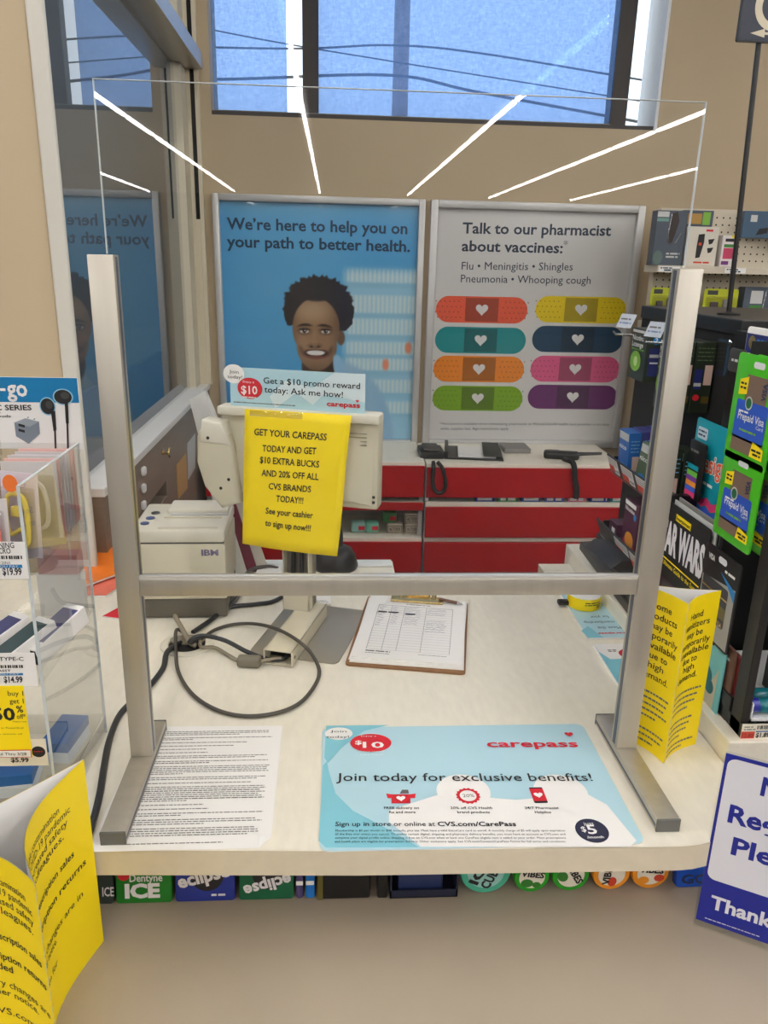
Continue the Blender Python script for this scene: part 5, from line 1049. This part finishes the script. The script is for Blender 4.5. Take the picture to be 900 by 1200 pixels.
def nic(b, L_, h):
    b.quad(0.004, h - 0.008, L_ - 0.004, h - 0.003, 0.0002, white); b.text('Nicotine', (0.006, h - 0.022), (L_ - 0.016, h - 0.022), 0.009, white, 0.0004, 0.02); b.text('Lozenge', (0.006, h - 0.034), (L_ - 0.016, h - 0.034), 0.009, white, 0.0004, 0.02)
    b.flat(disc(L_ * 0.4, h * 0.36, L_ * 0.34, h * 0.2), 0.0002, lime); b.flat(disc(L_ * 0.42, h * 0.36, L_ * 0.12, h * 0.1), 0.0004, M('lime_pale', (196, 220, 150), 0.5)); b.lines(0.006, L_ - 0.01, h * 0.58, 0.003, lime, 0.0004, 4)
def nics(b, th, h):
    b.quad(th * 0.12, h * 0.12, th * 0.62, h * 0.66, 0.0002, deepb); b.flat(disc(th * 0.35, h * 0.80, th * 0.14, th * 0.14), 0.0003, skyb); b.text('2', (th * 0.30, h * 0.77), (th * 0.40, h * 0.77), 0.008, white, 0.0005, 0.02); b.quad(th * 0.15, h * 0.48, th * 0.58, h * 0.54, 0.0004, lgrey)
    b.quad(th * 0.68, h * 0.38, th * 0.94, h * 0.70, 0.0004, pinkl); b.lines(th * 0.18, th * 0.55, h * 0.36, 0.003, white, 0.0004, 2); b.quad(th * 0.66, h * 0.14, th * 0.95, h * 0.24, 0.0004, M('olive_print', (96, 80, 30), 0.5))
    for k in range(4): b.lines(th * 0.55, th * 0.95, h * (0.78 + 0.05 * k), 0.0018, M('green_print', (92, 110, 78), 0.5), 0.0004, k)
pkg('nicotine_box', 'dark green nicotine lozenge box hanging left of the right post', 0.502, 0.512, 0.590, 0.050, 1.394, 1.490, dkg, nic, nics, cat='medicine box', grp='nicotine boxes on the rack')
for k in range(2):
    pkg('nicotine_box', ('dark green nicotine box right of the post, half hidden by it', 'dark green nicotine box with a red spot, second right of the post')[k], 0.522 + 0.038 * k, 0.430, 0.500, 0.036, 1.352, 1.478 + 0.0, dkg, nic, (lambda b, th, h: (b.quad(th * 0.08, h * 0.34, th * 0.45, h * 0.62, 0.0003, deepb), b.quad(th * 0.55, h * 0.40, th * 0.95, h * 0.68, 0.0004, pinkl), b.flat(disc(th * 0.28, h * 0.22, th * 0.17, h * 0.045), 0.0004, redp), b.quad(th * 0.08, h * 0.38, th * 0.45, h * 0.43, 0.0005, lgrey), b.quad(th * 0.55, h * 0.14, th * 0.95, h * 0.24, 0.0004, _mats['olive_print']), *[b.lines(th * 0.1, th * 0.9, h * (0.74 + 0.055 * q), 0.002, _mats['green_print'], 0.0004, q) for q in range(4)])), cat='medicine box', grp='nicotine boxes on the rack')
# boxes on the trays
zA = ZS + zt_ - 0.0005; zB = ZS + zt2_ - 0.0005
bb = M('smoke_blue', (24, 98, 176), 0.35); bb2 = M('smoke_violet', (50, 52, 128), 0.35); gg = M('smoke_green', (78, 98, 70), 0.4); mag = M('smoke_magenta', (74, 26, 56), 0.4)
lbl = lambda b, L_, h: (b.quad(0.003, h - 0.018, L_ - 0.003, h - 0.003, 0.0002, lgrey), b.text('nico', (0.006, h * 0.58), (L_ - 0.012, h * 0.58), 0.009, white, 0.0004, 0.02), b.flat(disc(L_ * 0.5, h * 0.18, L_ * 0.32, h * 0.10), 0.0003, skyb))
sdl = lambda b, th, h: (b.quad(th * 0.3, h * 0.12, th * 0.85, h * 0.46, 0.0003, pinkl), *[b.lines(th * 0.15, th * 0.85, h * (0.56 + 0.08 * k), 0.002, M('pale_blue_ink', (120, 170, 220), 0.5), 0.0003, k) for k in range(4)])
g = 'medicine boxes on the upper tray'
for k in range(3):
    pkg('medicine_box', ('bright blue medicine box at the far left end of the upper tray', 'violet-blue medicine box behind the bright blue one', 'violet-blue medicine box deepest on the upper tray')[k], 0.512 + 0.027 * k, 0.555, 0.612, 0.025, zA, zA + 0.088 + 0.003 * k, (bb, bb2, bb2)[k], lbl, sdl, cat='medicine box', grp=g, rot=(0, R(-3), 0))
for k in range(2):
    pkg('medicine_box', ('green medicine box leaning at the front of the upper tray', 'green medicine box leaning behind another')[k], 0.512 + 0.028 * k, 0.462, 0.520, 0.024, zA + 0.001, zA + 0.082, gg, lbl, sdl, cat='medicine box', grp=g, rot=(0, R(6), 0))
for k in range(3):
    pkg('medicine_box', ('dark green medicine box in the upper tray seen right of the post, near end', 'dark green medicine box in the middle of the near tray end', 'black-green medicine box deepest at the near tray end')[k], 0.512 + 0.028 * k, 0.375, 0.440, 0.025, zA, zA + 0.10 - 0.006 * k, dkg, lbl, sdl, cat='medicine box', grp=g)
g = 'medicine boxes on the lower tray'
pkg('medicine_box', 'dark magenta medicine box with a flame print on the lower tray', 0.515, 0.480, 0.555, 0.05, zB, zB + 0.105, mag, lambda b, L_, h: (b.flat(disc(L_ * 0.55, h * 0.24, L_ * 0.3, h * 0.16), 0.0002, M('flame_orange', (230, 150, 50), 0.5)), b.flat(disc(L_ * 0.5, h * 0.14, L_ * 0.4, h * 0.12), 0.00015, M('flame_pink', (190, 50, 80), 0.5)), b.text('Nicotine', (0.006, h * 0.78), (L_ - 0.02, h * 0.78), 0.008, white, 0.0004, 0.02), b.flat(disc(L_ * 0.8, h * 0.74, 0.007), 0.0004, skyb), b.quad(0.003, h - 0.012, L_ * 0.8, h - 0.003, 0.0003, white)), sdl, cat='medicine box', grp=g)
pkg('medicine_box', 'small magenta medicine box lying at the far end of the lower tray', 0.512, 0.575, 0.622, 0.04, zB, zB + 0.036, mag, lambda b, L_, h: b.quad(L_ * 0.4, h * 0.3, L_ * 0.8, h * 0.7, 0.0003, white), None, cat='medicine box', grp=g)
pkg('medicine_box', 'dark magenta medicine box behind the post on the lower tray', 0.515, 0.385, 0.465, 0.05, zB, zB + 0.10, mag, lbl, sdl, cat='medicine box', grp=g)
p = PX(715, 655, 0.50)
t = thing('card_terminal', 'black wedge shaped terminal on the rack foot below the lower tray', 'terminal', (0.470, 0.50, ZS + 0.0508), R(6))
b = MB(Matrix(((1, 0, 0, 0), (0, 0, -1, 0.07), (0, 1, 0, 0), (0, 0, 0, 1)))); b.prism([(0.03, 0.0), (0.11, 0.0), (0.11, 0.040), (0.0, 0.046), (-0.02, 0.030)], 0, 0.13, black, 0.004); b.obj('body', t, smooth=40)
MB().box(0.035, 0.105, -0.05, 0.06, 0.046, 0.049, dgrey, 0.001).obj('keypad', t)

# gift cards and magazines on the tower
def hang(name, label, u, v, x, w_, h, col, draw, cat='gift card', grp=None):
    p = PX(u, v, x); o = thing(name, label, cat, tuple(p), LEFT, grp); b = MB(); b.prism(rrect(0, -h, w_, 0, 0.006), -0.003, 0, col, 0.0008); draw(b, w_, h); b.obj('cover' if cat in ('book', 'magazine') else 'card', o, smooth=40); return o
visa_b = M('visa_blue', (42, 88, 196), 0.35); taupe_c = M('card_taupe', (122, 100, 84), 0.4)
def visa(b, w_, h):
    b.flat(rrect(w_ * 0.40, -h * 0.115, w_ * 0.66, -h * 0.055, 0.005), 0.0004, M('hang_hole', (226, 226, 232), 0.4)); b.quad(w_ * 0.30, -h * 0.55, w_ * 0.80, -h * 0.18, 0.0003, taupe_c)
    b.flat(rrect(w_ * 0.14, -h * 0.78, w_ * 0.88, -h * 0.42, 0.004), 0.0005, visa_b); b.flat([(w_ * 0.14, -h * 0.38), (w_ * 0.14, -h * 0.24), (w_ * 0.34, -h * 0.20), (w_ * 0.34, -h * 0.36)], 0.0006, yellow)
    b.quad(w_ * 0.14, -h * 0.90, w_ * 0.88, -h * 0.76, 0.0005, taupe_c); b.flat([(w_ * 0.62, -h * 0.90), (w_ * 0.92, -h * 0.90), (w_ * 0.92, -h * 0.80), (w_ * 0.66, -h * 0.76)], 0.0007, yellow)
    b.flat(disc(w_ * 0.43, -h * 0.435, 0.0095), 0.0008, lgrey); b.flat(disc(w_ * 0.43, -h * 0.435, 0.0072), 0.0010, M('emblem_green', (30, 110, 70), 0.5))
    b.text('Prepaid Visa', (w_ * 0.22, -h * 0.60), (w_ * 0.84, -h * 0.595), 0.0105, white, 0.0009, 0.012); b.text('Card', (w_ * 0.68, -h * 0.64), (w_ * 0.84, -h * 0.64), 0.005, white, 0.0009); b.lines(w_ * 0.3, w_ * 0.7, -h * 0.70, 0.003, lime, 0.0009, 1); b.lines(w_ * 0.22, w_ * 0.45, -h * 0.53, 0.0025, white, 0.0009, 2)
    b.text('VISA', (w_ * 0.78, -h * 0.38), (w_ * 0.78, -h * 0.22), 0.010, navy, 0.0006, 0.03); b.lines(w_ * 0.66, w_ * 0.88, -h * 0.84, 0.003, ink, 0.0009, 5); b.lines(w_ * 0.70, w_ * 0.88, -h * 0.875, 0.003, ink, 0.0009, 6); b.lines(w_ * 0.17, w_ * 0.31, -h * 0.28, 0.003, ink, 0.0009, 7); b.lines(w_ * 0.17, w_ * 0.31, -h * 0.32, 0.003, ink, 0.0009, 8)
for row, (u, v, w_, h) in enumerate(((867, 412, 0.112, 0.150), (850, 525, 0.108, 0.128))):
    for k in range(3):
        p = PX(u, v, 0.492); hang('gift_card', ('upper', 'lower')[row] + (' green prepaid card on the tower, foremost of its hook', ' green prepaid card on the tower, second on its hook', ' green prepaid card on the tower, rearmost on its hook')[k], u, v, 0.494, w_, h, green, visa, grp='green prepaid cards on the tower') if k == 0 else None
        if k:
            o = copy_tree(o_first); o.location = o_first.location + Vector((0.020 * k, -0.010 * k, -0.002 * k)); o['label'] = ('upper', 'lower')[row] + (' green prepaid card on the tower, second on its hook', ' green prepaid card on the tower, rearmost on its hook')[k - 1]
        else: o_first = [q for q in bpy.data.objects if q.get('label', '').startswith(('upper', 'lower')[row] + ' green prepaid card on the tower, foremost')][0]
silver = M('card_silver', (150, 152, 158), 0.3, 0.3)
def blk(b, w_, h):
    b.flat(rrect(w_ * 0.40, -h * 0.12, w_ * 0.64, -h * 0.05, 0.005), 0.0004, _mats['hang_hole']); b.flat([(w_ * 0.02, -h * 0.36), (w_ * 0.96, -h * 0.28), (w_ * 0.96, -h * 0.97), (w_ * 0.02, -h * 0.97)], 0.0003, M('card_pewter', (168, 166, 160), 0.4)); b.flat([(w_ * 0.5, -h * 0.20), (w_ * 0.96, -h * 0.30), (w_ * 0.96, -h * 0.42), (w_ * 0.75, -h * 0.30)], 0.0005, skyb)
    b.flat(rrect(w_ * 0.05, -h * 0.78, w_ * 0.80, -h * 0.34, 0.005), 0.0006, M('card_charcoal', (50, 52, 56), 0.3)); b.quad(w_ * 0.05, -h * 0.47, w_ * 0.80, -h * 0.45, 0.0008, gold); b.quad(w_ * 0.05, -h * 0.68, w_ * 0.80, -h * 0.55, 0.0008, M('olive_card', (110, 98, 50), 0.4)); b.text('VISA', (w_ * 0.12, -h * 0.15), (w_ * 0.30, -h * 0.15), 0.008, white, 0.0005, 0.02); b.lines(w_ * 0.62, w_ * 0.9, -h * 0.18, 0.004, white, 0.0005, 1); b.text('VISA', (w_ * 0.58, -h * 0.77), (w_ * 0.76, -h * 0.77), 0.007, gold, 0.0009, 0.02)
hang('gift_card', 'black and silver prepaid card below the green cards on the tower', 829, 634, 0.490, 0.105, 0.140, black, blk)
def tealc(b, w_, h): b.flat(disc(w_ * 0.4, -h * 0.5, w_ * 0.22, h * 0.12), 0.0004, M('deep_teal_shape', (26, 104, 116), 0.5)); b.flat(disc(w_ * 0.55, -h * 0.62, w_ * 0.2, h * 0.1), 0.0005, _mats['deep_teal_shape']); b.flat([(w_ * 0.1, -h * 0.98), (w_ * 0.8, -h * 0.98), (w_ * 0.85, -h * 0.3), (w_ * 0.6, -h * 0.55)], 0.0003, M('sand_shape', (196, 190, 166), 0.5)); b.flat(disc(w_ * 0.45, -h * 0.05, 0.004), 0.0004, ink); b.lines(w_ * 0.5, w_ * 0.8, -h * 0.93, 0.003, ink_soft, 0.0005, 2)
hang('gift_card', 'turquoise gift card in the lowest pocket of the tower', 826, 738, 0.494, 0.070, 0.120, M('aqua_card', (120, 196, 200), 0.4), tealc)
for k in range(3): hang('gift_card', ('brown edged', 'dark red edged', 'grey edged')[k] + ' card stacked behind the turquoise gift card', 838 + 4 * k, 742 + 3 * k, 0.500 + 0.005 * k, 0.066, 0.118, (M('edge_brown', (96, 66, 52), 0.5), M('edge_maroon', (110, 34, 34), 0.5), mgrey)[k], lambda b, w_, h: b.lines(0.004, w_ * 0.8, -0.02, 0.004, white, 0.0004, 1), grp='cards stacked behind the turquoise one')
def mgz(b, w_, h):
    b.flat([(w_ * 0.40, -0.012), (w_ * 0.68, -0.012), (w_ * 0.68, -0.024), (w_ * 0.40, -0.024)], 0.0003, yellow); b.text('Entertainment', (w_ * 0.41, -0.022), (w_ * 0.67, -0.022), 0.007, ink, 0.0006, 0.02); b.text('STAR WARS', (w_ * 0.10, -0.086), (w_ * 0.97, -0.082), 0.050, off, 0.0005, 0.05)
    b.quad(w_ * 0.1, -0.101, w_ * 0.95, -0.0985, 0.0005, yellow); b.text('The Ultimate Guide to the Saga', (w_ * 0.16, -0.112), (w_ * 0.90, -0.112), 0.008, yellow, 0.0005, 0.01)
    b.quad(w_ * 0.05, -h * 0.95, w_ * 0.95, -h * 0.58, 0.0003, M('plum_shape', (60, 24, 44), 0.5)); b.quad(w_ * 0.30, -h * 0.95, w_ * 0.5, -h * 0.60, 0.0004, dgrey)
for k in range(3):
    o = hang('magazine', ('black magazine with large white lettering in the tower pocket', 'magazine with a grey edge just behind the lettered one', 'rearmost magazine in the tower pocket')[k], 772 + 6 * k, 578 - 2 * k, 0.506 + 0.007 * k, 0.205, 0.232, ink if k == 0 else (lgrey, mgrey)[k - 1], mgz if k == 0 else (lambda b, w_, h: b.lines(0.01, w_ * 0.8, -0.02, 0.006, ink, 0.0004, 2)), 'magazine', 'magazines in the tower pocket')
teb = M('book_teal', (10, 148, 166), 0.4); mc = [M('zig_%d' % k, c, 0.5) for k, c in enumerate(((226, 60, 120), (60, 100, 210), (240, 150, 50), (120, 60, 160), (110, 190, 70), (40, 170, 200)))]
def desg(b, w_, h):
    b.flat(rrect(w_ * 0.06, -0.034, w_ * 0.30, -0.014, 0.004), 0.0003, M('badge_pale', (200, 216, 226), 0.4)); b.lines(w_ * 0.08, w_ * 0.27, -0.022, 0.003, navy, 0.0005, 1); b.lines(w_ * 0.08, w_ * 0.25, -0.029, 0.003, navy, 0.0005, 2); b.text('Designs', (w_ * 0.14, -0.088), (w_ * 0.95, -0.076), 0.030, white, 0.0004, 0.045); b.text('Designs', (w_ * 0.14, -0.088), (w_ * 0.95, -0.076), 0.030, M('coral_letters', (236, 100, 60), 0.5), 0.0007, 0.015); b.lines(w_ * 0.1, w_ * 0.6, -0.106, 0.005, white, 0.0004, 3)
    for k in range(6):
        y = -0.125 - 0.016 * k; n = 8
        up_ = [(w_ * i / n, y - (0.007 if i % 2 else 0)) for i in range(n + 1)]; b.flat(up_ + [(x, yy - 0.014) for x, yy in up_[::-1]], 0.0003, mc[k])
hang('coloring_book', 'teal activity book with orange lettering standing behind the cards', 818, 488, 0.553, 0.150, 0.225, teb, desg, 'book')
o = hang('card_holder', 'black plastic holder with a colourful strip in front of the teal book', 810, 513, 0.540, 0.060, 0.10, black, lambda b, w_, h: ([b.quad(w_ * 0.06, -h * 0.98 + 0.009 * k, w_ * 0.7, -h * 0.98 + 0.009 * (k + 1), 0.0004, mc[k]) for k in range(5)], b.quad(w_ * 0.06, -h * 0.5, w_ * 0.72, -h * 0.42, 0.0004, teb), b.lines(w_ * 0.12, w_ * 0.6, -h * 0.2, 0.004, mgrey, 0.0004, 1)), 'holder')
hang('card_holder', 'small dark grey plaque beside the top of the gift cards', 856, 407, 0.545, 0.05, 0.036, dgrey, lambda b, w_, h: b.lines(0.01, w_ * 0.6, -h * 0.55, 0.004, lgrey, 0.0004, 1), 'holder')
hang('header_board', 'white and blue header card at the top right of the tower', 877, 382, 0.552, 0.12, 0.062, white, lambda b, w_, h: (b.quad(0.002, -h * 0.62, w_, -h * 0.16, 0.0004, deepb), b.flat(disc(w_ * 0.16, -h * 0.36, 0.010), 0.0006, gold), b.text('REAL VISA', (w_ * 0.28, -h * 0.42), (w_ * 0.95, -h * 0.42), 0.009, skyb, 0.0006, 0.02), b.quad(0.008, -h, w_, -h * 0.66, 0.0004, dgrey)), 'card')
# small things on the tower front
a = PY(861, 846, 0.004)
t = thing('storage_bin', 'white bin of teal bottles at the tower front', 'bin', (0.5135, 0.0005, ZS + 0.0225))
b = MB(); b.box(0, 0.11, 0.10, 0.102, 0, 0.06, white_pl); b.box(0, 0.11, 0, 0.10, 0, 0.002, white_pl); b.box(0.108, 0.11, 0, 0.10, 0, 0.06, white_pl); b.box(0, 0.002, 0.05, 0.10, 0, 0.06, white_pl); b.box(0, 0.11, 0.0, 0.002, 0, 0.006, white_pl); b.box(0, 0.002, 0.0, 0.05, 0, 0.03, white_pl); b.obj('bin', t)
tb_ = M('bottle_teal', (20, 110, 120), 0.2); capb = M('cap_blue', (34, 40, 150), 0.3)
for k in range(2):
    o = thing('small_bottle', ('teal bottle with blue cap lying in front in the white bin', 'teal bottle lying behind another in the white bin')[k], 'bottle', (0.520 + 0.004 * k, 0.022 + 0.026 * k, ZS + 0.0365 + 0.001), (0, PI / 2, 0), 'teal bottles in the bin')
    MB().lathe([(0.006, 0.012), (0.010, 0.014), (0.0115, 0.02), (0.0115, 0.052), (0.008, 0.06), (0.003, 0.062)], tb_, 18).obj('bottle', o, smooth=50); MB().lathe([(0.0102, 0.0), (0.0105, 0.013)], capb, 18).obj('cap', o, smooth=40)
o = thing('price_tag', 'red and white price tag reading $1.89 on the tower base', 'price tag', (0.5005, -0.0048, ZS - 0.001), FACE)
b = MB(); b.box(0.0, 0.075, 0, 0.0245, -0.0004, 0.0002, M('cream_tag', (230, 224, 206), 0.5)); b.quad(0, 0.001, 0.020, 0.0125, 0.0005, M('tag_red', (206, 72, 56), 0.5)); b.text('12.80', (0.002, 0.003), (0.018, 0.003), 0.006, M('tag_dark_red', (150, 30, 26), 0.5), 0.0008, 0.02); b.text('$1.89', (0.022, 0.003), (0.042, 0.003), 0.007, ink, 0.0006, 0.03); b.quad(0.021, 0.0115, 0.07, 0.0132, 0.0006, blu); b.lines(0.003, 0.02, 0.015, 0.0016, ink_soft, 0.0006, 1); b.lines(0.003, 0.016, 0.019, 0.0016, ink_soft, 0.0006, 2)
x = 0.022; rnd = random.Random(9)
while x < 0.07: wd = rnd.uniform(0.0005, 0.0018); b.quad(x, 0.016, x + wd, 0.022, 0.0006, ink); x += wd + rnd.uniform(0.0004, 0.0012)
b.obj('printed_card', o)
b = MB(); b.box(0.602, 0.70, 0.02, 0.10, ZS + 0.1765, ZS + 0.20, M('plum_box', (120, 30, 62), 0.35), 0.003); tag(b.obj('makeup_palette', smooth=40), 'plum makeup palette on the lower front shelf of the tower', 'palette')
b = MB(); b.box(0.603, 0.68, 0.02, 0.10, ZS + 0.3365, ZS + 0.40, M('amber_box', (206, 110, 40), 0.35), 0.003); tag(b.obj('amber_carton', smooth=40), 'amber carton on the upper front shelf of the tower', 'box')

# ============================================================ SIGN POLE
t = thing('sign_pole', 'thin black pole carrying a navy sign on top of the black rack', 'sign pole', (0.643, 0.5, ZS + 0.5565))
MB().tube([(0, 0, 0), (-0.019, 0, 0.43), (-0.035, 0.004, 0.75)], 0.0044, black, 10).obj('pole', t, smooth=50); MB().lathe([(0.02, 0), (0.02, 0.003), (0.007, 0.006)], black, 18).obj('base', t, smooth=40)
q = PY(864, 48, 0.49); sg_ = MB(Matrix.Translation((q.x - 0.643, -0.008, q.z - t.location.z)) @ Matrix.Rotation(PI / 2, 4, 'X'))
nv = M('sign_navy', (22, 32, 52), 0.4); bg_ = M('sign_beige', (206, 196, 172), 0.5); sg_.prism(rrect(0, 0, 0.20, 0.24, 0.003), -0.006, 0, black); sg_.prism(rrect(0.002, 0.002, 0.198, 0.238, 0.003), 0, 0.0006, nv)
sgn = sg_.obj('sign_board', t)
b = MB(sg_.T); f = lambda u, v: (PY(u, v, 0.49).x - q.x, PY(u, v, 0.49).z - q.z); c0 = f(911, 7); ro = 0.0365; ri = 0.0245
n = 40; b.raw([(c0[0] + r_ * math.cos(2 * PI * k / n), c0[1] + r_ * math.sin(2 * PI * k / n), 0.0010) for r_ in (ro, ri) for k in range(n)], [(k, (k + 1) % n, n + (k + 1) % n, n + k) for k in range(n)], bg_)
b.flat([f(879.5, 38.5), f(897, 33.5), f(896, 44)], 0.0010, bg_); a_ = f(896, 37.5); c_ = f(896, 40.5); b.quad(a_[0], c_[1], a_[0] + 0.09, a_[1], 0.0010, bg_); b.obj('symbol', sgn)

# ============================================================ WALL SHELVES (far right)
GY = 2.13; gz = PY(862, 246, GY).z
t = thing('wall_gondola', 'cream pegboard wall shelves stocked with shavers at the far right', 'shelf unit', (1.66, GY, 0)); peg = M('pegboard_cream', (206, 196, 176), 0.55)
b = MB(); b.box(-0.515, 0.60, 0, 0.04, 0.0, gz, peg); hole = M('peg_hole', (52, 44, 38), 0.8)
T = Matrix(((1, 0, 0, 0), (0, 0, -1, -0.0006), (0, 1, 0, 0), (0, 0, 0, 1)))
for z in np.arange(1.43, gz - 0.01, 0.0254):
    for x in np.arange(-0.50, 0.1, 0.0254): b.flat(disc(float(x), float(z), 0.0036, n=6), 0, hole, T)
b.obj('pegboard', t)
for z in (1.61, 1.405, 0.9):
    o = MB().box(-0.555, 0.60, -0.13, -0.001, z - 0.025, z, peg, 0.001).obj('shelf', t)
    if z > 1.6:
        b = MB(Matrix.Translation((0, -0.1306, z - 0.025)) @ Matrix.Rotation(PI / 2, 4, 'X'))
        for x in (-0.55, -0.30, 0.0): b.quad(x, 0.003, x + 0.08, 0.022, 0, white); b.lines(x + 0.006, x + 0.05, 0.014, 0.004, ink, 0.0004, 1); b.lines(x + 0.02, x + 0.06, 0.006, 0.005, navy, 0.0004, 2)
        b.obj('price_strip', o)
def shaver(label, x0, x1, z0, z1, y, col, draw, name='shaver_box'):
    o = thing(name, label, 'shaver box', (x0, y, z0), FACE, 'boxes on the wall shelves'); w_, h = x1 - x0, z1 - z0; MB().box(0, w_, 0, h, -(0.05 if name == 'shaver_box' else 0.022), 0, col, 0.002).obj('carton', o); b = MB(); draw(b, w_, h); b.obj('print', o)
slate = M('slate_box', (74, 84, 96), 0.4)
shaver('tall slate blue trimmer box on the wall shelf beside the poster', 1.092, 1.205, 1.6105, 1.80, 2.03, slate, lambda b, w_, h: (b.quad(0.002, h * 0.88, w_ * 0.4, h * 0.98, 0.0003, lgrey), b.quad(0.002, h * 0.80, w_ * 0.4, h * 0.86, 0.0003, M('sea_green', (110, 150, 140), 0.5)), b.flat([(w_ * 0.50, h * 0.95), (w_ * 0.68, h * 0.98), (w_ * 0.76, h * 0.80), (w_ * 0.66, h * 0.55), (w_ * 0.58, h * 0.40), (w_ * 0.44, h * 0.42), (w_ * 0.48, h * 0.65)], 0.0004, M('trimmer_brown', (52, 40, 36), 0.3)), b.tube([(w_ * 0.49, h * 0.94, 0.001), (w_ * 0.44, h * 0.6, 0.001), (w_ * 0.5, h * 0.40, 0.001), (w_ * 0.72, h * 0.42, 0.001), (w_ * 0.86, h * 0.6, 0.001)], 0.0015, steel, 5), b.flat(disc(w_ * 0.18, h * 0.14, w_ * 0.16, h * 0.13), 0.0004, M('sage_shape', (90, 110, 104), 0.4)), b.lines(w_ * 0.45, w_ * 0.9, h * 0.20, 0.006, lgrey, 0.0004, 1), b.lines(w_ * 0.45, w_ * 0.85, h * 0.14, 0.006, lgrey, 0.0004, 2)))
shaver('white shaver box with a black razor picture on the wall shelf', 1.214, 1.333, 1.6105, 1.748, 2.03, M('box_cream', (212, 206, 192), 0.4), lambda b, w_, h: (b.flat([(w_ * 0.36, h * 0.80), (w_ * 0.55, h * 0.82), (w_ * 0.56, h * 0.6), (w_ * 0.48, h * 0.22), (w_ * 0.34, h * 0.20), (w_ * 0.34, h * 0.5)], 0.0004, ink), b.flat(disc(w_ * 0.44, h * 0.56, 0.006), 0.0006, ored), *[b.flat([(w_ * 0.68, h * (y + 0.10)), (w_ * 0.88, h * (y + 0.12)), (w_ * 0.82, h * y), (w_ * 0.72, h * (y - 0.03))], 0.0004, ink) for y in (0.58, 0.36)], b.quad(w_ * 0.58, h * 0.88, w_ * 0.80, h * 0.93, 0.0004, redp), b.lines(w_ * 0.3, w_ * 0.8, h * 0.07, 0.006, ored, 0.0004, 2)))
shaver('small pink and white razor box on the wall shelf', 1.350, 1.405, 1.6105, 1.72, 2.03, M('box_white', (222, 216, 214), 0.4), lambda b, w_, h: (b.quad(w_ * 0.15, h * 0.25, w_ * 0.9, h * 0.60, 0.0004, M('rose_print', (186, 56, 90), 0.5)), b.quad(w_ * 0.15, h * 0.62, w_ * 0.95, h * 0.72, 0.0004, leafg), b.quad(w_ * 0.2, h * 0.80, w_ * 0.9, h * 0.90, 0.0004, ink), b.quad(w_ * 0.6, h * 0.92, w_, h, 0.0004, yellow), b.quad(w_ * 0.1, h * 0.06, w_ * 0.6, h * 0.18, 0.0004, M('purple_print', (110, 50, 120), 0.5))))
shaver('dark pack with a green picture hanging above the white shaver box', 1.222, 1.338, 1.752, 1.808, 2.105, slate, lambda b, w_, h: (b.quad(w_ * 0.15, h * 0.15, w_ * 0.62, h * 0.8, 0.0004, M('leaf_orange', (170, 130, 60), 0.5)), b.quad(w_ * 0.65, h * 0.1, w_ * 0.9, h * 0.9, 0.0004, lime)), 'hanging_pack')
shaver('blue pack hanging on the pegboard behind the sign pole', 1.442, 1.552, 1.715, 1.810, 2.08, M('pack_blue', (56, 84, 108), 0.35), lambda b, w_, h: (b.quad(w_ * 0.25, h * 0.6, w_ * 0.48, h * 0.85, 0.0004, lgrey), b.flat([(w_ * 0.5, h * 0.1), (w_ * 0.9, h * 0.2), (w_ * 0.9, h * 0.4), (w_ * 0.6, h * 0.35)], 0.0004, ink)), 'hanging_pack')
shaver('black pack hanging on the pegboard at the picture edge', 1.565, 1.66, 1.68, 1.77, 2.08, black, lambda b, w_, h: b.lines(w_ * 0.2, w_ * 0.8, h * 0.2, 0.006, lgrey, 0.0004, 1), 'hanging_pack')
chart = M('chartreuse_card', (182, 190, 34), 0.4)
for k, (x0, x1, lb) in enumerate(((1.112, 1.225, 'lime green clamshell pack on the lower wall shelf beside the poster'), (1.24, 1.302, 'lime green clamshell pack just right of the right post'), (1.318, 1.452, 'lime green clamshell pack behind the sign pole'))):
    o = thing('clamshell_pack', lb, 'package', (x0, 2.05, 1.4055), FACE, 'lime green packs on the lower shelf'); w_ = x1 - x0; h = 0.125
    MB().prism(rrect(0, 0, w_, h, 0.012), -0.004, 0, chart).obj('backing_card', o); b = MB(); b.box(w_ * 0.2, w_ * 0.42, h * 0.2, h * 0.62, 0, 0.012, M('device_dark', (60, 44, 46), 0.35), 0.004); b.box(w_ * 0.55, w_ * 0.75, h * 0.25, h * 0.7, 0, 0.014, mgrey, 0.005); b.obj('device', o, smooth=40)
    b = MB(); b.box(w_ * 0.05, w_ * 0.95, h * 0.05, h * 0.78, 0.0006, 0.02, smoky, 0.006); b.obj('clear_shell', o); b = MB(); b.quad(w_ * 0.1, h * 0.82, w_ * 0.4, h * 0.95, 0.0005, dgrey); b.quad(w_ * 0.12, h * 0.1, w_ * 0.3, h * 0.16, 0.0005, ored); b.obj('print', o)
shaver('slate blue box with a white label on the lower wall shelf', 1.475, 1.58, 1.4055, 1.54, 2.05, slate, lambda b, w_, h: (b.quad(w_ * 0.25, h * 0.55, w_ * 0.7, h * 0.9, 0.0004, lgrey), b.quad(w_ * 0.25, h * 0.4, w_ * 0.7, h * 0.5, 0.0004, leafg), b.tube([(w_ * 0.8, h * 0.9, 0.001), (w_ * 0.75, h * 0.4, 0.001), (w_ * 0.95, h * 0.2, 0.001)], 0.002, steel, 5)))
